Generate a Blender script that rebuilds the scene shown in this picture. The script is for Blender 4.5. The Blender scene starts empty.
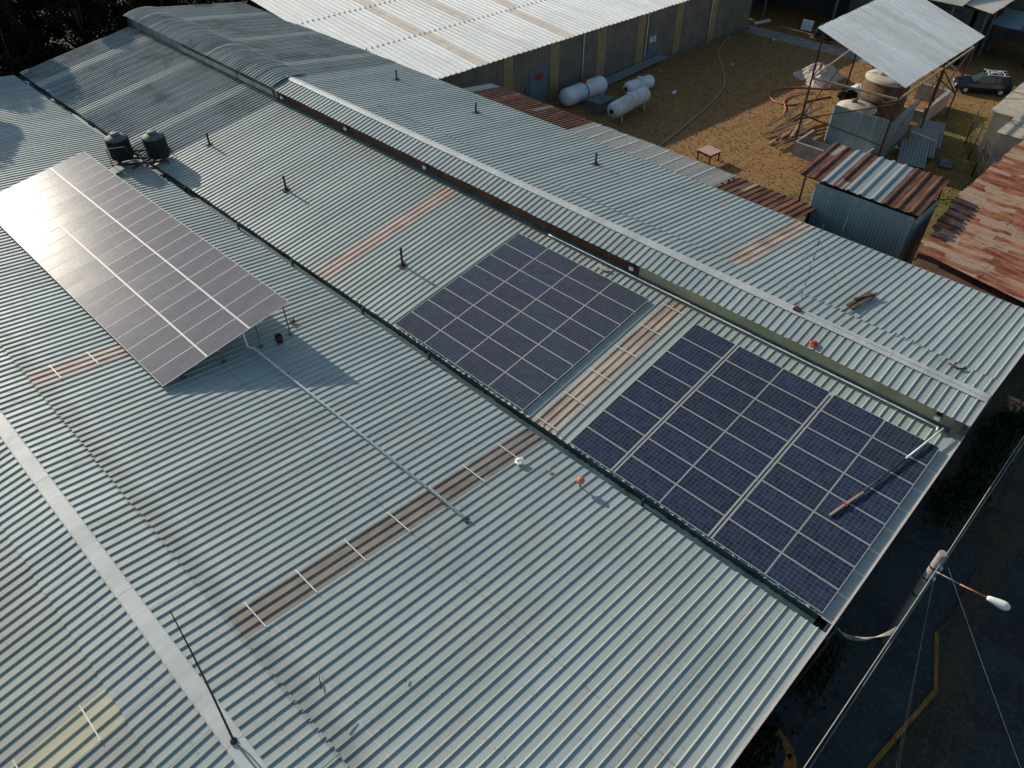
import bpy, bmesh, math, random
from math import sin, cos, tan, radians, pi, sqrt, hypot
from mathutils import Vector, Matrix
random.seed(7)
sc = bpy.context.scene
C = sc.collection
V = Vector

# ------------------------------------------------------------------ camera
CAMP = V((-14.5606, 0.0, 20.7942))
R = ((0.6958143527140701, -0.49426368468760173, 0.5211005628054288),
     (-0.7181774462830744, -0.4707613890856168, 0.5124498709108065),
     (-0.00797133661448069, -0.7308126466784873, -0.6825315620887896))
cam = bpy.data.cameras.new('camera')
co = bpy.data.objects.new('camera', cam)
C.objects.link(co)
cam.sensor_width = 36.0
cam.lens = 744.549 * 36.0 / 1024.0
cam.clip_end = 2000
cam.clip_start = 0.1
m = Matrix.Identity(4)
for i in range(3):
    m[i][0] = R[i][0]; m[i][1] = -R[i][1]; m[i][2] = -R[i][2]; m[i][3] = CAMP[i]
co.matrix_world = m
sc.camera = co

# ------------------------------------------------------------------ light
SUN_EL, SUN_AZ = radians(21.5), radians(89.3)      # direction towards the sun
w = bpy.data.worlds.new('World'); sc.world = w; w.use_nodes = True
nt = w.node_tree; nt.nodes.clear()
bg = nt.nodes.new('ShaderNodeBackground'); wo = nt.nodes.new('ShaderNodeOutputWorld')
sky = nt.nodes.new('ShaderNodeTexSky'); sky.sky_type = 'NISHITA'; sky.sun_disc = False
sky.sun_elevation = SUN_EL; sky.sun_rotation = pi/2 - SUN_AZ
sky.air_density = 1.0; sky.dust_density = 1.0; sky.ozone_density = 1.0
hs = nt.nodes.new('ShaderNodeHueSaturation'); hs.inputs['Saturation'].default_value = 1.0; hs.inputs['Hue'].default_value = .484
nt.links.new(sky.outputs[0], hs.inputs['Color']); nt.links.new(hs.outputs[0], bg.inputs[0]); bg.inputs[1].default_value = 0.098
nt.links.new(bg.outputs[0], wo.inputs[0])
sl = bpy.data.lights.new('sun', 'SUN'); sl.energy = 4.0; sl.angle = radians(0.5); sl.color = (1.0, 0.915, 0.745)
so = bpy.data.objects.new('sun', sl); C.objects.link(so)
sd = V((cos(SUN_EL)*cos(SUN_AZ), cos(SUN_EL)*sin(SUN_AZ), sin(SUN_EL)))
so.rotation_euler = sd.to_track_quat('Z', 'Y').to_euler(); so.location = (0, 40, 40)
sc.view_settings.view_transform = 'Standard'; sc.view_settings.look = 'None'
sc.view_settings.exposure = 0.18; sc.view_settings.gamma = 1.0
sc.view_settings.use_curve_mapping = False

# ------------------------------------------------------------------ materials
class N:
    """small helper round a node tree"""
    def __init__(s, name):
        s.m = bpy.data.materials.new(name); s.m.use_nodes = True
        s.t = s.m.node_tree; s.t.nodes.clear()
        s.out = s.t.nodes.new('ShaderNodeOutputMaterial')
        s.b = s.t.nodes.new('ShaderNodeBsdfPrincipled')
        s.t.links.new(s.b.outputs[0], s.out.inputs[0])
        s.tc = s.t.nodes.new('ShaderNodeTexCoord')
        s.xyz = None
    def lk(s, a, b): s.t.links.new(a, b)
    def put(s, key, v):
        i = s.b.inputs[key]
        if hasattr(v, 'links'): s.lk(v, i)
        else: i.default_value = v if not isinstance(v, tuple) or len(v) == 4 else (*v, 1)
    def comp(s, k):
        if s.xyz is None:
            s.xyz = s.t.nodes.new('ShaderNodeSeparateXYZ'); s.lk(s.tc.outputs['Object'], s.xyz.inputs[0])
        return s.xyz.outputs[k]
    def mapped(s, scale):
        n = s.t.nodes.new('ShaderNodeMapping'); n.inputs['Scale'].default_value = scale
        s.lk(s.tc.outputs['Object'], n.inputs[0]); return n.outputs[0]
    def noise(s, scale, detail=3, rough=.55, vec=None, stretch=None):
        n = s.t.nodes.new('ShaderNodeTexNoise'); n.inputs['Scale'].default_value = scale
        n.inputs['Detail'].default_value = detail; n.inputs['Roughness'].default_value = rough
        if stretch: vec = s.mapped(stretch)
        s.lk(vec if vec is not None else s.tc.outputs['Object'], n.inputs['Vector']); return n.outputs[0]
    def math(s, op, a, b=None, c=None, clamp=False):
        n = s.t.nodes.new('ShaderNodeMath'); n.operation = op; n.use_clamp = clamp
        for k, v in enumerate((a, b, c)):
            if v is None: continue
            if hasattr(v, 'links'): s.lk(v, n.inputs[k])
            else: n.inputs[k].default_value = v
        return n.outputs[0]
    def ramp(s, f, *stops):
        n = s.t.nodes.new('ShaderNodeValToRGB'); e = n.color_ramp.elements
        while len(e) < len(stops): e.new(.5)
        for k, (p, c) in enumerate(stops):
            e[k].position = p
            e[k].color = (c, c, c, 1) if not isinstance(c, tuple) else (*c, 1)
        s.lk(f, n.inputs[0]); return n.outputs[0]
    def mix(s, f, a, b, mode='MIX'):
        n = s.t.nodes.new('ShaderNodeMix'); n.data_type = 'RGBA'; n.blend_type = mode
        for k, v in ((0, f), (6, a), (7, b)):
            if hasattr(v, 'links'): s.lk(v, n.inputs[k])
            else: n.inputs[k].default_value = v if not isinstance(v, tuple) else (*v, 1)
        return n.outputs[2]
    def white(s, *vals):
        cx = s.t.nodes.new('ShaderNodeCombineXYZ')
        for k, v in enumerate(vals):
            if hasattr(v, 'links'): s.lk(v, cx.inputs[k])
            else: cx.inputs[k].default_value = v
        n = s.t.nodes.new('ShaderNodeTexWhiteNoise'); n.noise_dimensions = '3D'; s.lk(cx.outputs[0], n.inputs['Vector'])
        return n.outputs[0]
    def bump(s, h, strength=.3, dist=.02):
        n = s.t.nodes.new('ShaderNodeBump'); n.inputs['Strength'].default_value = strength
        n.inputs['Distance'].default_value = dist; s.lk(h, n.inputs['Height']); s.lk(n.outputs[0], s.b.inputs['Normal'])

def simple(name, col, rough=.7, metal=0.0, var=.18, scale=3.0, bump=0.0):
    n = N(name)
    f = n.noise(scale, 4)
    a = tuple(max(0, c*(1-var)) for c in col); b = tuple(min(1, c*(1+var)) for c in col)
    n.put('Base Color', n.ramp(f, (.3, a), (.7, b)))
    n.put('Roughness', rough); n.put('Metallic', metal)
    if bump: n.bump(n.noise(scale*6, 4), bump, .02)
    return n.m

def galv(name, base=(.40, .44, .44), rust=.5, dirt_x=None, metal=.10, rough=.50, sheet=1.0, ax='y', blotch=.5, lines=1.75, off=0.0, stain=None):
    """weathered zinc sheet: per-sheet tone, long streaks, drain stains, rusty screw rows"""
    n = N(name)
    u, v = (n.comp(0), n.comp(1)) if ax == 'y' else (n.comp(1), n.comp(0))
    sid = n.math('FLOOR', n.math('MULTIPLY', v, 1/sheet))
    r = n.white(sid, 3.1, 0)
    st = (.12, 3.2, 1) if ax == 'y' else (3.2, .12, 1)
    streak = n.noise(1.0, 4, .6, stretch=st)
    big = n.noise(.22, 5, .6)
    fine = n.noise(9, 4, .7)
    val = n.math('ADD', n.math('MULTIPLY', r, .16), n.math('MULTIPLY', streak, .55))
    val = n.math('ADD', val, n.math('MULTIPLY', big, .45))
    val = n.math('ADD', val, n.math('MULTIPLY', fine, .22))
    d = tuple(c*.72 for c in base); l = tuple(min(1, c*1.22) for c in base)
    col = n.ramp(val, (.40, d), (.95, l))
    odd = n.math('GREATER_THAN', n.white(sid, 9.7, 2), .86)
    col = n.mix(n.math('MULTIPLY', odd, .16), col, (.30, .33, .34))
    run = n.ramp(n.noise(1.0, 5, .7, stretch=((.10, 7.0, 1) if ax == 'y' else (7.0, .10, 1))), (.56, 0.0), (.72, .38))
    col = n.mix(run, col, tuple(c*.62 for c in base))
    # warm dusty patches
    warm = n.ramp(n.noise(.5, 5, .65), (.5, 0.0), (.75, blotch))
    col = n.mix(warm, col, tuple(c*k for c, k in zip(base, (1.08, .98, .86))))
    # screw rows
    rowd = n.math('ABSOLUTE', n.math('SUBTRACT', n.math('FRACT', n.math('DIVIDE', n.math('ADD', u, off), lines)), .5))
    row = n.math('LESS_THAN', rowd, .022/lines)
    rb = n.math('ABSOLUTE', n.math('SUBTRACT', n.math('FRACT', n.math('DIVIDE', v, .335)), .5))
    dot = n.math('LESS_THAN', rb, .11)
    rnd = n.math('GREATER_THAN', n.white(n.math('FLOOR', n.math('DIVIDE', v, .335)), n.math('FLOOR', n.math('DIVIDE', n.math('ADD', u, off), lines)), 1.0), .35)
    sm = n.math('MULTIPLY', n.math('MULTIPLY', row, dot), n.math('MULTIPLY', rnd, rust))
    col = n.mix(sm, col, (.20, .10, .06))
    # blotches of rust, rare
    rs = n.ramp(n.noise(1.6, 6, .7), (.735, 0.0), (.78, rust*.7))
    col = n.mix(rs, col, (.24, .13, .08))
    if stain is not None:
        for (sx_, sc_, sa_) in stain:
            wob = n.math('MULTIPLY', n.math('SUBTRACT', n.noise(.5, 2), .5), .10)
            dd = n.math('ABSOLUTE', n.math('SUBTRACT', n.math('ADD', u, wob), sx_))
            mk = n.math('MULTIPLY', n.math('LESS_THAN', dd, .022), n.ramp(n.noise(7, 3, .7), (.42, 0.0), (.55, sa_)))
            col = n.mix(mk, col, sc_)
    # dirt line by the sheet overlap
    if dirt_x:
        x0, x1, amt = dirt_x
        a = n.math('GREATER_THAN', u, x0)
        b = n.math('DIVIDE', n.math('SUBTRACT', n.math('ADD', x1, n.math('MULTIPLY', n.noise(1.3, 4), .7)), u), .5, clamp=True)
        col = n.mix(n.math('MULTIPLY', n.math('MULTIPLY', a, b), amt), col, (.20, .19, .165))
    n.put('Base Color', col); n.put('Metallic', metal)
    n.put('Roughness', n.ramp(n.noise(2.2, 4), (.3, rough-.06), (.7, rough+.12)))
    n.bump(n.noise(2.5, 4), .12, .03)
    return n.m

def strip_mat(name, col, dark):
    n = N(name)
    f = n.noise(1.0, 5, .65, stretch=(.35, 4, 1))
    g = n.noise(.8, 4)
    c = n.ramp(n.math('ADD', n.math('MULTIPLY', f, .6), n.math('MULTIPLY', g, .4)), (.35, dark), (.62, col))
    n.put('Base Color', c); n.put('Roughness', .6)
    return n.m

def old_cement(name):
    n = N(name)
    big = n.noise(.35, 6, .65)
    st = n.noise(1.0, 7, .75, stretch=(.8, 5.5, 1))
    col = n.ramp(st, (.32, (.25, .27, .265)), (.55, (.38, .40, .385)), (.75, (.56, .55, .52)))
    lich = n.ramp(n.noise(2.6, 7, .75), (.50, 0.0), (.66, .85))
    col = n.mix(lich, col, (.34, .33, .34))
    band = n.white(n.math('FLOOR', n.math('DIVIDE', n.comp(1), 1.03)), 5.0, 1.0)
    wv = n.math('FRACT', n.math('DIVIDE', n.comp(1), 1.03))
    col = n.mix(n.ramp(wv, (.0, .55), (.5, 0.0), (1.0, .35)), col, (.10, .12, .135))
    col = n.mix(n.math('MULTIPLY', band, .4), col, (.40, .40, .40))
    soot = n.ramp(big, (.34, .55), (.50, 0.0))
    col = n.mix(soot, col, (.05, .06, .065))
    n.put('Base Color', col); n.put('Roughness', .8)
    return n.m

def rusty(name, pale=.5, ax='y', sheet=.8, dk=1.0):
    n = N(name)
    k = lambda *c: tuple(q*dk for q in c)
    u, v = (n.comp(0), n.comp(1)) if ax == 'y' else (n.comp(1), n.comp(0))
    st = (.5, 2.5, 1) if ax == 'y' else (2.5, .5, 1)
    sid = n.math('FLOOR', n.math('DIVIDE', v, sheet*.5)); si2 = n.math('FLOOR', n.math('DIVIDE', n.math('ADD', u, n.math('MULTIPLY', n.white(sid, 8, 1), 3)), 2.1))
    r = n.white(sid, si2, 2.0)
    f = n.noise(1.3, 6, .7, stretch=st)
    col = n.ramp(f, (.25, k(.06, .016, .011)), (.45, k(.15, .042, .022)), (.62, k(.29, .135, .075)), (.8, k(.20, .075, .035)))
    pm = n.math('MULTIPLY', n.math('LESS_THAN', r, pale), n.ramp(n.noise(1.6, 5, .7, stretch=((.4, 3, 1) if ax == 'y' else (3, .4, 1))), (.36, 0.0), (.5, .8)))
    col = n.mix(pm, col, (.41, .31, .23))
    n.put('Base Color', col); n.put('Roughness', .8); n.put('Metallic', .1)
    n.bump(n.noise(12, 4), .25, .01)
    return n.m

def solar_cell(name='solar_glass', dusty=0.0):
    n = N(name)
    gen = n.comp(0), n.comp(1)
    oi = n.t.nodes.new('ShaderNodeObjectInfo')
    cs = .1605
    def grid(c, half):
        t = n.math('DIVIDE', n.math('ADD', c, half), cs)
        fr = n.math('ABSOLUTE', n.math('SUBTRACT', n.math('FRACT', t), .5))
        return n.math('GREATER_THAN', fr, .5-.030), n.math('FLOOR', t)
    gx, ix = grid(gen[0], cs*6); gy, iy = grid(gen[1], cs*3)
    line = n.math('MAXIMUM', gx, gy)
    out = n.math('MAXIMUM', n.math('GREATER_THAN', n.math('ABSOLUTE', gen[0]), cs*6), n.math('GREATER_THAN', n.math('ABSOLUTE', gen[1]), cs*3))
    r = n.white(ix, iy, oi.outputs['Random'])
    col = n.ramp(r, (0.0, (.007, .018, .046)), (.6, (.010, .025, .062)), (1.0, (.016, .032, .074)))
    pr = n.ramp(oi.outputs['Random'], (0.0, (.75, .8, .8)), (1.0, (1.3, 1.15, 1.15)))
    col = n.mix(1.0, col, pr, 'MULTIPLY')
    dust = n.ramp(n.noise(3.5, 6, .7), (.35, .02), (.75, .16))
    col = n.mix(dust, col, (.22, .17, .14))
    if dusty: col = n.mix(n.ramp(n.noise(1.2, 5, .6), (.3, .36*dusty), (.7, .46*dusty)), col, (.40, .365, .395))  # haze put in the colour: dust, plus sky reflection on the tilted array
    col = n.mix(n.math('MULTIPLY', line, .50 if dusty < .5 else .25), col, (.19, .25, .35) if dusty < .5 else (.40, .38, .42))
    col = n.mix(out, col, (.35, .37, .40))
    n.put('Base Color', col)
    n.put('Roughness', n.ramp(n.noise(5, 3), (.3, .22 if dusty > .5 else .19), (.7, .25 if dusty > .5 else .24)))
    n.put('IOR', 1.40)
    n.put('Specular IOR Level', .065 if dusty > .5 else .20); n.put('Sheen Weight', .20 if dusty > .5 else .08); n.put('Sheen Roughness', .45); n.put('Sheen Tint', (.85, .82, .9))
    return n.m

def ground_mat():
    n = N('lawn_soil')
    a = n.noise(.16, 6, .65); b = n.noise(1.8, 7, .75); c = n.noise(9, 5, .7)
    col = n.ramp(b, (.28, (.16, .078, .030)), (.5, (.27, .142, .048)), (.72, (.36, .205, .072)))
    green = n.ramp(n.math('ADD', a, n.math('MULTIPLY', n.math('SUBTRACT', 19.0, n.comp(1)), .022)), (.48, 0.0), (.62, .85))
    col = n.mix(green, col, n.ramp(c, (.3, (.06, .062, .014)), (.7, (.17, .145, .035))))
    gx = n.ramp(n.math('ADD', n.math('MULTIPLY', n.comp(0), .05), n.math('MULTIPLY', a, .5)), (.0, 0.0), (1.0, 1.0))
    n.put('Base Color', col); n.put('Roughness', .95)
    n.bump(n.math('ADD', b, c), .4, .06)
    return n.m

def asphalt_mat(name, base=.045, tint=(1, 1.0, 1.05)):
    n = N(name)
    a = n.noise(.5, 6, .7); b = n.noise(14, 4, .7)
    v = n.math('ADD', n.math('MULTIPLY', a, .7), n.math('MULTIPLY', b, .3))
    lo = tuple(base*.55*t for t in tint); hi = tuple(base*1.7*t for t in tint)
    col = n.ramp(v, (.35, lo), (.68, hi))
    grit = n.ramp(n.noise(45, 2, .5), (.64, 0.0), (.70, .6))
    col = n.mix(grit, col, tuple(base*3.2*t for t in tint))
    patch = n.ramp(n.noise(.35, 3, .5), (.52, 0.0), (.54, .5))
    col = n.mix(patch, col, tuple(base*.5*t for t in tint))
    grav = n.ramp(n.noise(6.5, 3, .6), (.5, 0.0), (.7, .7))
    col = n.mix(grav, col, tuple(base*2.4*t for t in tint))
    n.put('Base Color', col); n.put('Roughness', .85)
    n.bump(b, .3, .02)
    return n.m

M = {}
M['roof_a'] = galv('zinc_roof', (.385, .43, .425), stain=((-6.66, (.20, .13, .10), .6), (-11.65, (.62, .55, .48), .6)), dirt_x=(-12.58, -12.1, .42), blotch=.5)
M['roof_al'] = galv('zinc_roof_greenish', (.375, .395, .37), rust=.4, off=.5)
M['roof_b'] = galv('zinc_roof_middle', (.405, .44, .42), rust=.6, off=.4)
M['roof_c'] = galv('zinc_roof_high', (.39, .435, .43), rust=.45, off=.9)
M['roof_w'] = galv('white_zinc_roof', (.98, .96, .92), rust=.12, ax='x', metal=.08, rough=.42, blotch=.25)
M['cap'] = galv('zinc_ridge_cap', (.50, .52, .53), rust=.25, lines=3.0, blotch=.3)
M['old'] = old_cement('weathered_fibre_cement')
M['brown_strip'] = strip_mat('aged_brown_fibreglass', (.33, .28, .24), (.17, .14, .12))
M['beige_strip'] = strip_mat('beige_fibreglass', (.62, .48, .38), (.30, .22, .17))
M['pink_strip'] = strip_mat('pinkish_fibreglass', (.66, .52, .44), (.42, .27, .22))
M['yellow_strip'] = strip_mat('yellow_fibreglass', (.58, .56, .40), (.42, .40, .28))
M['green_strip'] = strip_mat('pale_green_fibreglass', (.52, .53, .46), (.40, .41, .37))
M['tan_strip'] = strip_mat('tan_fibreglass', (.80, .70, .62), (.58, .48, .41))
M['white_batten'] = simple('white_painted_batten', (.72, .72, .70), .5)
M['gutter'] = simple('dirty_gutter_metal', (.12, .175, .19), .6, .2, .35, 1.2)
M['gutter_floor'] = simple('dark_gutter_floor', (.055, .10, .115), .5, .1, .4, 1.0)  # darker teal than the gutter metal, for floor and channel
M['gutter_edge'] = simple('dusty_gutter_edge', (.32, .27, .22), .8, 0, .35, 2.0)
M['flash'] = simple('flashing_metal', (.40, .46, .48), .45, .35, .12, 1.0)
M['barge'] = simple('brown_fascia', (.055, .035, .032), .8, 0, .3, 1.5)
M['barge_l'] = simple('pale_edge_trim', (.62, .55, .52), .6, .1, .15, 2)
M['rustwall'] = simple('rust_brown_cladding', (.10, .045, .030), .85, 0, .4, 1.3)
M['cream'] = simple('cream_cladding', (.42, .38, .24), .8, 0, .22, 1.1)
M['wall'] = simple('dark_factory_wall', (.12, .11, .10), .9, 0, .3, .6)
M['alu'] = simple('aluminium', (.52, .52, .51), .6, .1, .06, 6)
M['pvc'] = simple('pale_conduit', (.80, .82, .79), .5, 0, .1, 4)
M['dark'] = simple('dark_metal', (.035, .035, .038), .6, .3, .3, 5)
M['black'] = simple('black_plastic', (.006, .007, .009), .85, 0, .3, 3)
M['dusty'] = simple('dusty_plastic_lid', (.10, .12, .13), .7, 0, .4, 4)
M['rust'] = simple('rusty_steel', (.075, .034, .024), .85, .1, .4, 8)
M['glass'] = solar_cell(); M['glass_hazed'] = solar_cell('hazy_solar_glass', 1.0); M['glass_film'] = solar_cell('filmed_solar_glass', .16)
M['grass_g'] = ground_mat()
M['blue_sheet'] = galv('blue_grey_sheet', (.29, .335, .355), rust=.2, metal=.2, rough=.55)
M['steel_sheet'] = galv('steel_wall_sheet', (.27, .37, .40), rust=.3, metal=.25, rough=.55)
M['tower_sheet'] = galv('bluish_zinc_roof', (.86, .86, .85), rust=.15, metal=.2, rough=.5, ax='x')
M['rust_a'] = rusty('rusted_sheets', .15)
M['rust_b'] = rusty('rusted_sheets_flaking', .36, ax='x', dk=1.35)
M['rust_c'] = rusty('maroon_rusted_sheets', .06, dk=.62)
M['leanto'] = galv('grey_wavy_sheet', (.62, .56, .49), rust=.3, metal=.05, rough=.7)
M['wh_wall'] = simple('grey_brown_cladding', (.21, .175, .145), .85, 0, .22, .8)
M['wh_yel'] = simple('ochre_panel', (.34, .25, .12), .8, 0, .2, 1.2)
M['wh_blue'] = simple('blue_grey_door', (.13, .17, .21), .6, 0, .2, 2)
M['concrete'] = simple('grey_concrete', (.34, .30, .28), .9, 0, .25, 1.4, .3)
M['pathc'] = simple('path_concrete', (.30, .275, .27), .9, 0, .22, .9, .2)
M['white'] = simple('white_paint', (.82, .83, .83), .45, 0, .10, 2.5)
M['offwhite'] = simple('scuffed_white_paint', (.70, .68, .68), .5, 0, .25, 3.5)
M['redp'] = simple('red_paint', (.38, .03, .03), .5, 0, .2, 5)
M['orange'] = simple('orange_plastic', (.50, .17, .08), .6, 0, .2, 5)
M['wood'] = simple('weathered_plank', (.34, .24, .16), .85, 0, .35, 6)
M['wood_d'] = simple('dark_old_plank', (.12, .075, .05), .9, 0, .35, 6)
M['pinkwood'] = simple('reddish_table_top', (.48, .30, .24), .8, 0, .2, 5)
M['asphalt'] = asphalt_mat('old_asphalt', .030, (1.08, 1.0, .95))
M['pave'] = asphalt_mat('forecourt_paving', .036, (.9, 1.0, 1.05))
M['dirt'] = asphalt_mat('roadside_dirt', .036, (1.45, .95, .55))
M['yellow'] = simple('worn_yellow_paint', (.30, .13, .02), .8, 0, .35, 4)
M['leaf'] = simple('dark_leaves', (.016, .019, .008), .7, 0, .45, .9)
M['leaf_dry'] = simple('dry_leaves', (.05, .03, .016), .8, 0, .4, .8)
for k_ in ('leaf', 'leaf_dry'):
    for n_ in M[k_].node_tree.nodes:
        if n_.type == 'BSDF_PRINCIPLED': n_.inputs['Specular IOR Level'].default_value = .05; n_.inputs['Roughness'].default_value = .95
M['bark'] = simple('bark', (.09, .065, .045), .95, 0, .3, 4)
M['weed'] = simple('weeds', (.035, .045, .014), .9, 0, .5, 3)
M['brick'] = simple('burnt_brick', (.13, .065, .04), .9, 0, .45, 3.0, .3)
M['plaster'] = simple('pale_plaster', (.42, .38, .33), .9, 0, .25, 1.6)
M['navy'] = simple('navy_car_paint', (.012, .016, .035), .22, 0, .15, 2)
M['carglass'] = simple('car_glass', (.035, .06, .06), .12, 0, .2, 2)
M['tyre'] = simple('tyre_rubber', (.02, .02, .02), .85)
M['lampg'] = simple('lamp_lens', (.70, .55, .50), .2)
M['teal'] = simple('teal_door_paint', (.02, .16, .22), .6, 0, .2, 2)
M['cloth'] = simple('dusty_sacking', (.46, .40, .36), .95, 0, .3, 3, .5)
M['conc_pole'] = simple('pole_concrete', (.33, .27, .25), .85, 0, .25, 3)
M['rope'] = simple('pale_rope', (.42, .38, .33), .9)
M['grey_dark'] = simple('grey_dark_wall', (.06, .062, .062), .9, 0, .3, .8)
M['conc_dark'] = simple('stained_concrete_wall', (.15, .135, .12), .9, 0, .35, .7, .3)

# ------------------------------------------------------------------ mesh builder
class MB:
    def __init__(s): s.v = []; s.f = []; s.mi = []; s.sm = []
    def add(s, vs, fs, mi=0, smooth=False):
        o = len(s.v); s.v += [tuple(v) for v in vs]
        for f in fs: s.f.append(tuple(o+i for i in f)); s.mi.append(mi); s.sm.append(smooth)
    def quad(s, a, b, c, d, mi=0): s.add([a, b, c, d], [(0, 1, 2, 3)], mi)
    def box(s, a, b, mi=0):
        x0, y0, z0 = (min(a[i], b[i]) for i in range(3)); x1, y1, z1 = (max(a[i], b[i]) for i in range(3))
        s.add([(x0,y0,z0),(x1,y0,z0),(x1,y1,z0),(x0,y1,z0),(x0,y0,z1),(x1,y0,z1),(x1,y1,z1),(x0,y1,z1)],
              [(0,3,2,1),(4,5,6,7),(0,1,5,4),(1,2,6,5),(2,3,7,6),(3,0,4,7)], mi)
        return s
    def obox(s, o, u, v, w_, mi=0):
        """box from corner o along full edge vectors u, v, w_"""
        o, u, v, w_ = V(o), V(u), V(v), V(w_)
        p = [o, o+u, o+u+v, o+v, o+w_, o+u+w_, o+u+v+w_, o+v+w_]
        s.add(p, [(0,3,2,1),(4,5,6,7),(0,1,5,4),(1,2,6,5),(2,3,7,6),(3,0,4,7)], mi); return s
    def bar(s, a, b, wd, ht, mi=0, up=(0, 0, 1)):
        a, b = V(a), V(b); d = (b-a).normalized(); up = V(up)
        if abs(d.dot(up)) > .98: up = V((1, 0, 0))
        sdv = d.cross(up).normalized(); u2 = sdv.cross(d).normalized()
        return s.obox(a - sdv*wd/2 - u2*ht/2, b-a, sdv*wd, u2*ht, mi)
    def tube(s, pts, r, n=8, mi=0, caps=True, smooth=True):
        pts = [V(p) for p in pts]; rs = r if isinstance(r, (list, tuple)) else [r]*len(pts)
        base = len(s.v); prev = None
        for i, p in enumerate(pts):
            d = (pts[min(i+1, len(pts)-1)] - pts[max(i-1, 0)]).normalized()
            if prev is None:
                up = V((0, 0, 1)) if abs(d.z) < .9 else V((1, 0, 0)); a = d.cross(up).normalized()
            else: a = (prev - d*prev.dot(d)).normalized()
            prev = a; b = d.cross(a)
            for k in range(n):
                t = 2*pi*k/n; s.v.append(tuple(p + (a*cos(t) + b*sin(t))*rs[i]))
        for i in range(len(pts)-1):
            for k in range(n):
                s.f.append((base+i*n+k, base+i*n+(k+1) % n, base+(i+1)*n+(k+1) % n, base+(i+1)*n+k)); s.mi.append(mi); s.sm.append(smooth)
        if caps:
            s.f.append(tuple(base+k for k in reversed(range(n)))); s.mi.append(mi); s.sm.append(False)
            e = base+(len(pts)-1)*n; s.f.append(tuple(e+k for k in range(n))); s.mi.append(mi); s.sm.append(False)
        return s
    def lathe(s, c, prof, n=20, mi=0, axis=None, smooth=True):
        """prof list of (r, h) along axis"""
        c = V(c); ax = V(axis).normalized() if axis else V((0, 0, 1))
        a = ax.orthogonal().normalized(); b = ax.cross(a)
        return s.tube([c+ax*(h+1e-5*i) for i, (r, h) in enumerate(prof)], [max(r, 1e-4) for r, h in prof], n, mi, True, smooth) if False else s._lathe(c, ax, a, b, prof, n, mi, smooth)
    def _lathe(s, c, ax, a, b, prof, n, mi, smooth):
        base = len(s.v)
        for r, h in prof:
            for k in range(n):
                t = 2*pi*k/n; s.v.append(tuple(c + ax*h + (a*cos(t)+b*sin(t))*r))
        for i in range(len(prof)-1):
            for k in range(n):
                s.f.append((base+i*n+k, base+i*n+(k+1) % n, base+(i+1)*n+(k+1) % n, base+(i+1)*n+k)); s.mi.append(mi); s.sm.append(smooth)
        s.f.append(tuple(base+k for k in reversed(range(n)))); s.mi.append(mi); s.sm.append(False)
        e = base+(len(prof)-1)*n; s.f.append(tuple(e+k for k in range(n))); s.mi.append(mi); s.sm.append(False)
        return s
    def build(s, name, mats, parent=None, world=True):
        me = bpy.data.meshes.new(name)
        off = V((0, 0, 0))
        if world and parent is not None:
            q = parent
            while q is not None: off += q.location; q = q.parent
        me.from_pydata([tuple(V(v)-off) for v in s.v], [], s.f)
        if not isinstance(mats, (list, tuple)): mats = [mats]
        for m_ in mats: me.materials.append(m_)
        me.polygons.foreach_set('material_index', s.mi); me.polygons.foreach_set('use_smooth', s.sm)
        me.update()
        o = bpy.data.objects.new(name, me); C.objects.link(o)
        if parent is not None: o.parent = parent
        return o

def tag(o, label=None, cat=None, group=None, kind=None):
    if label: o['label'] = label
    if cat: o['category'] = cat
    if group: o['group'] = group
    if kind: o['kind'] = kind
    return o
def thing(name, label, cat, loc=(0, 0, 0), rz=0, group=None):
    o = bpy.data.objects.new(name, None); C.objects.link(o); o.location = loc; o.rotation_euler = (0, 0, rz)
    o.empty_display_size = .3
    return tag(o, label, cat, group)
def single(mb, name, mats, label, cat, loc, group=None):
    """a thing that is one mesh; its origin goes to loc"""
    t = MB(); t.v = [tuple(V(v)-V(loc)) for v in mb.v]; t.f = mb.f; t.mi = mb.mi; t.sm = mb.sm
    o = t.build(name, mats); o.location = loc
    return tag(o, label, cat, group)
def copy_tree(o, parent=None):
    c = o.copy(); C.objects.link(c); c.parent = parent
    for ch in list(o.children): copy_tree(ch, c)
    return c
def struct(mb, name, mats, kind='structure'):
    o = mb.build(name, mats); o['kind'] = kind; return o

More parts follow.
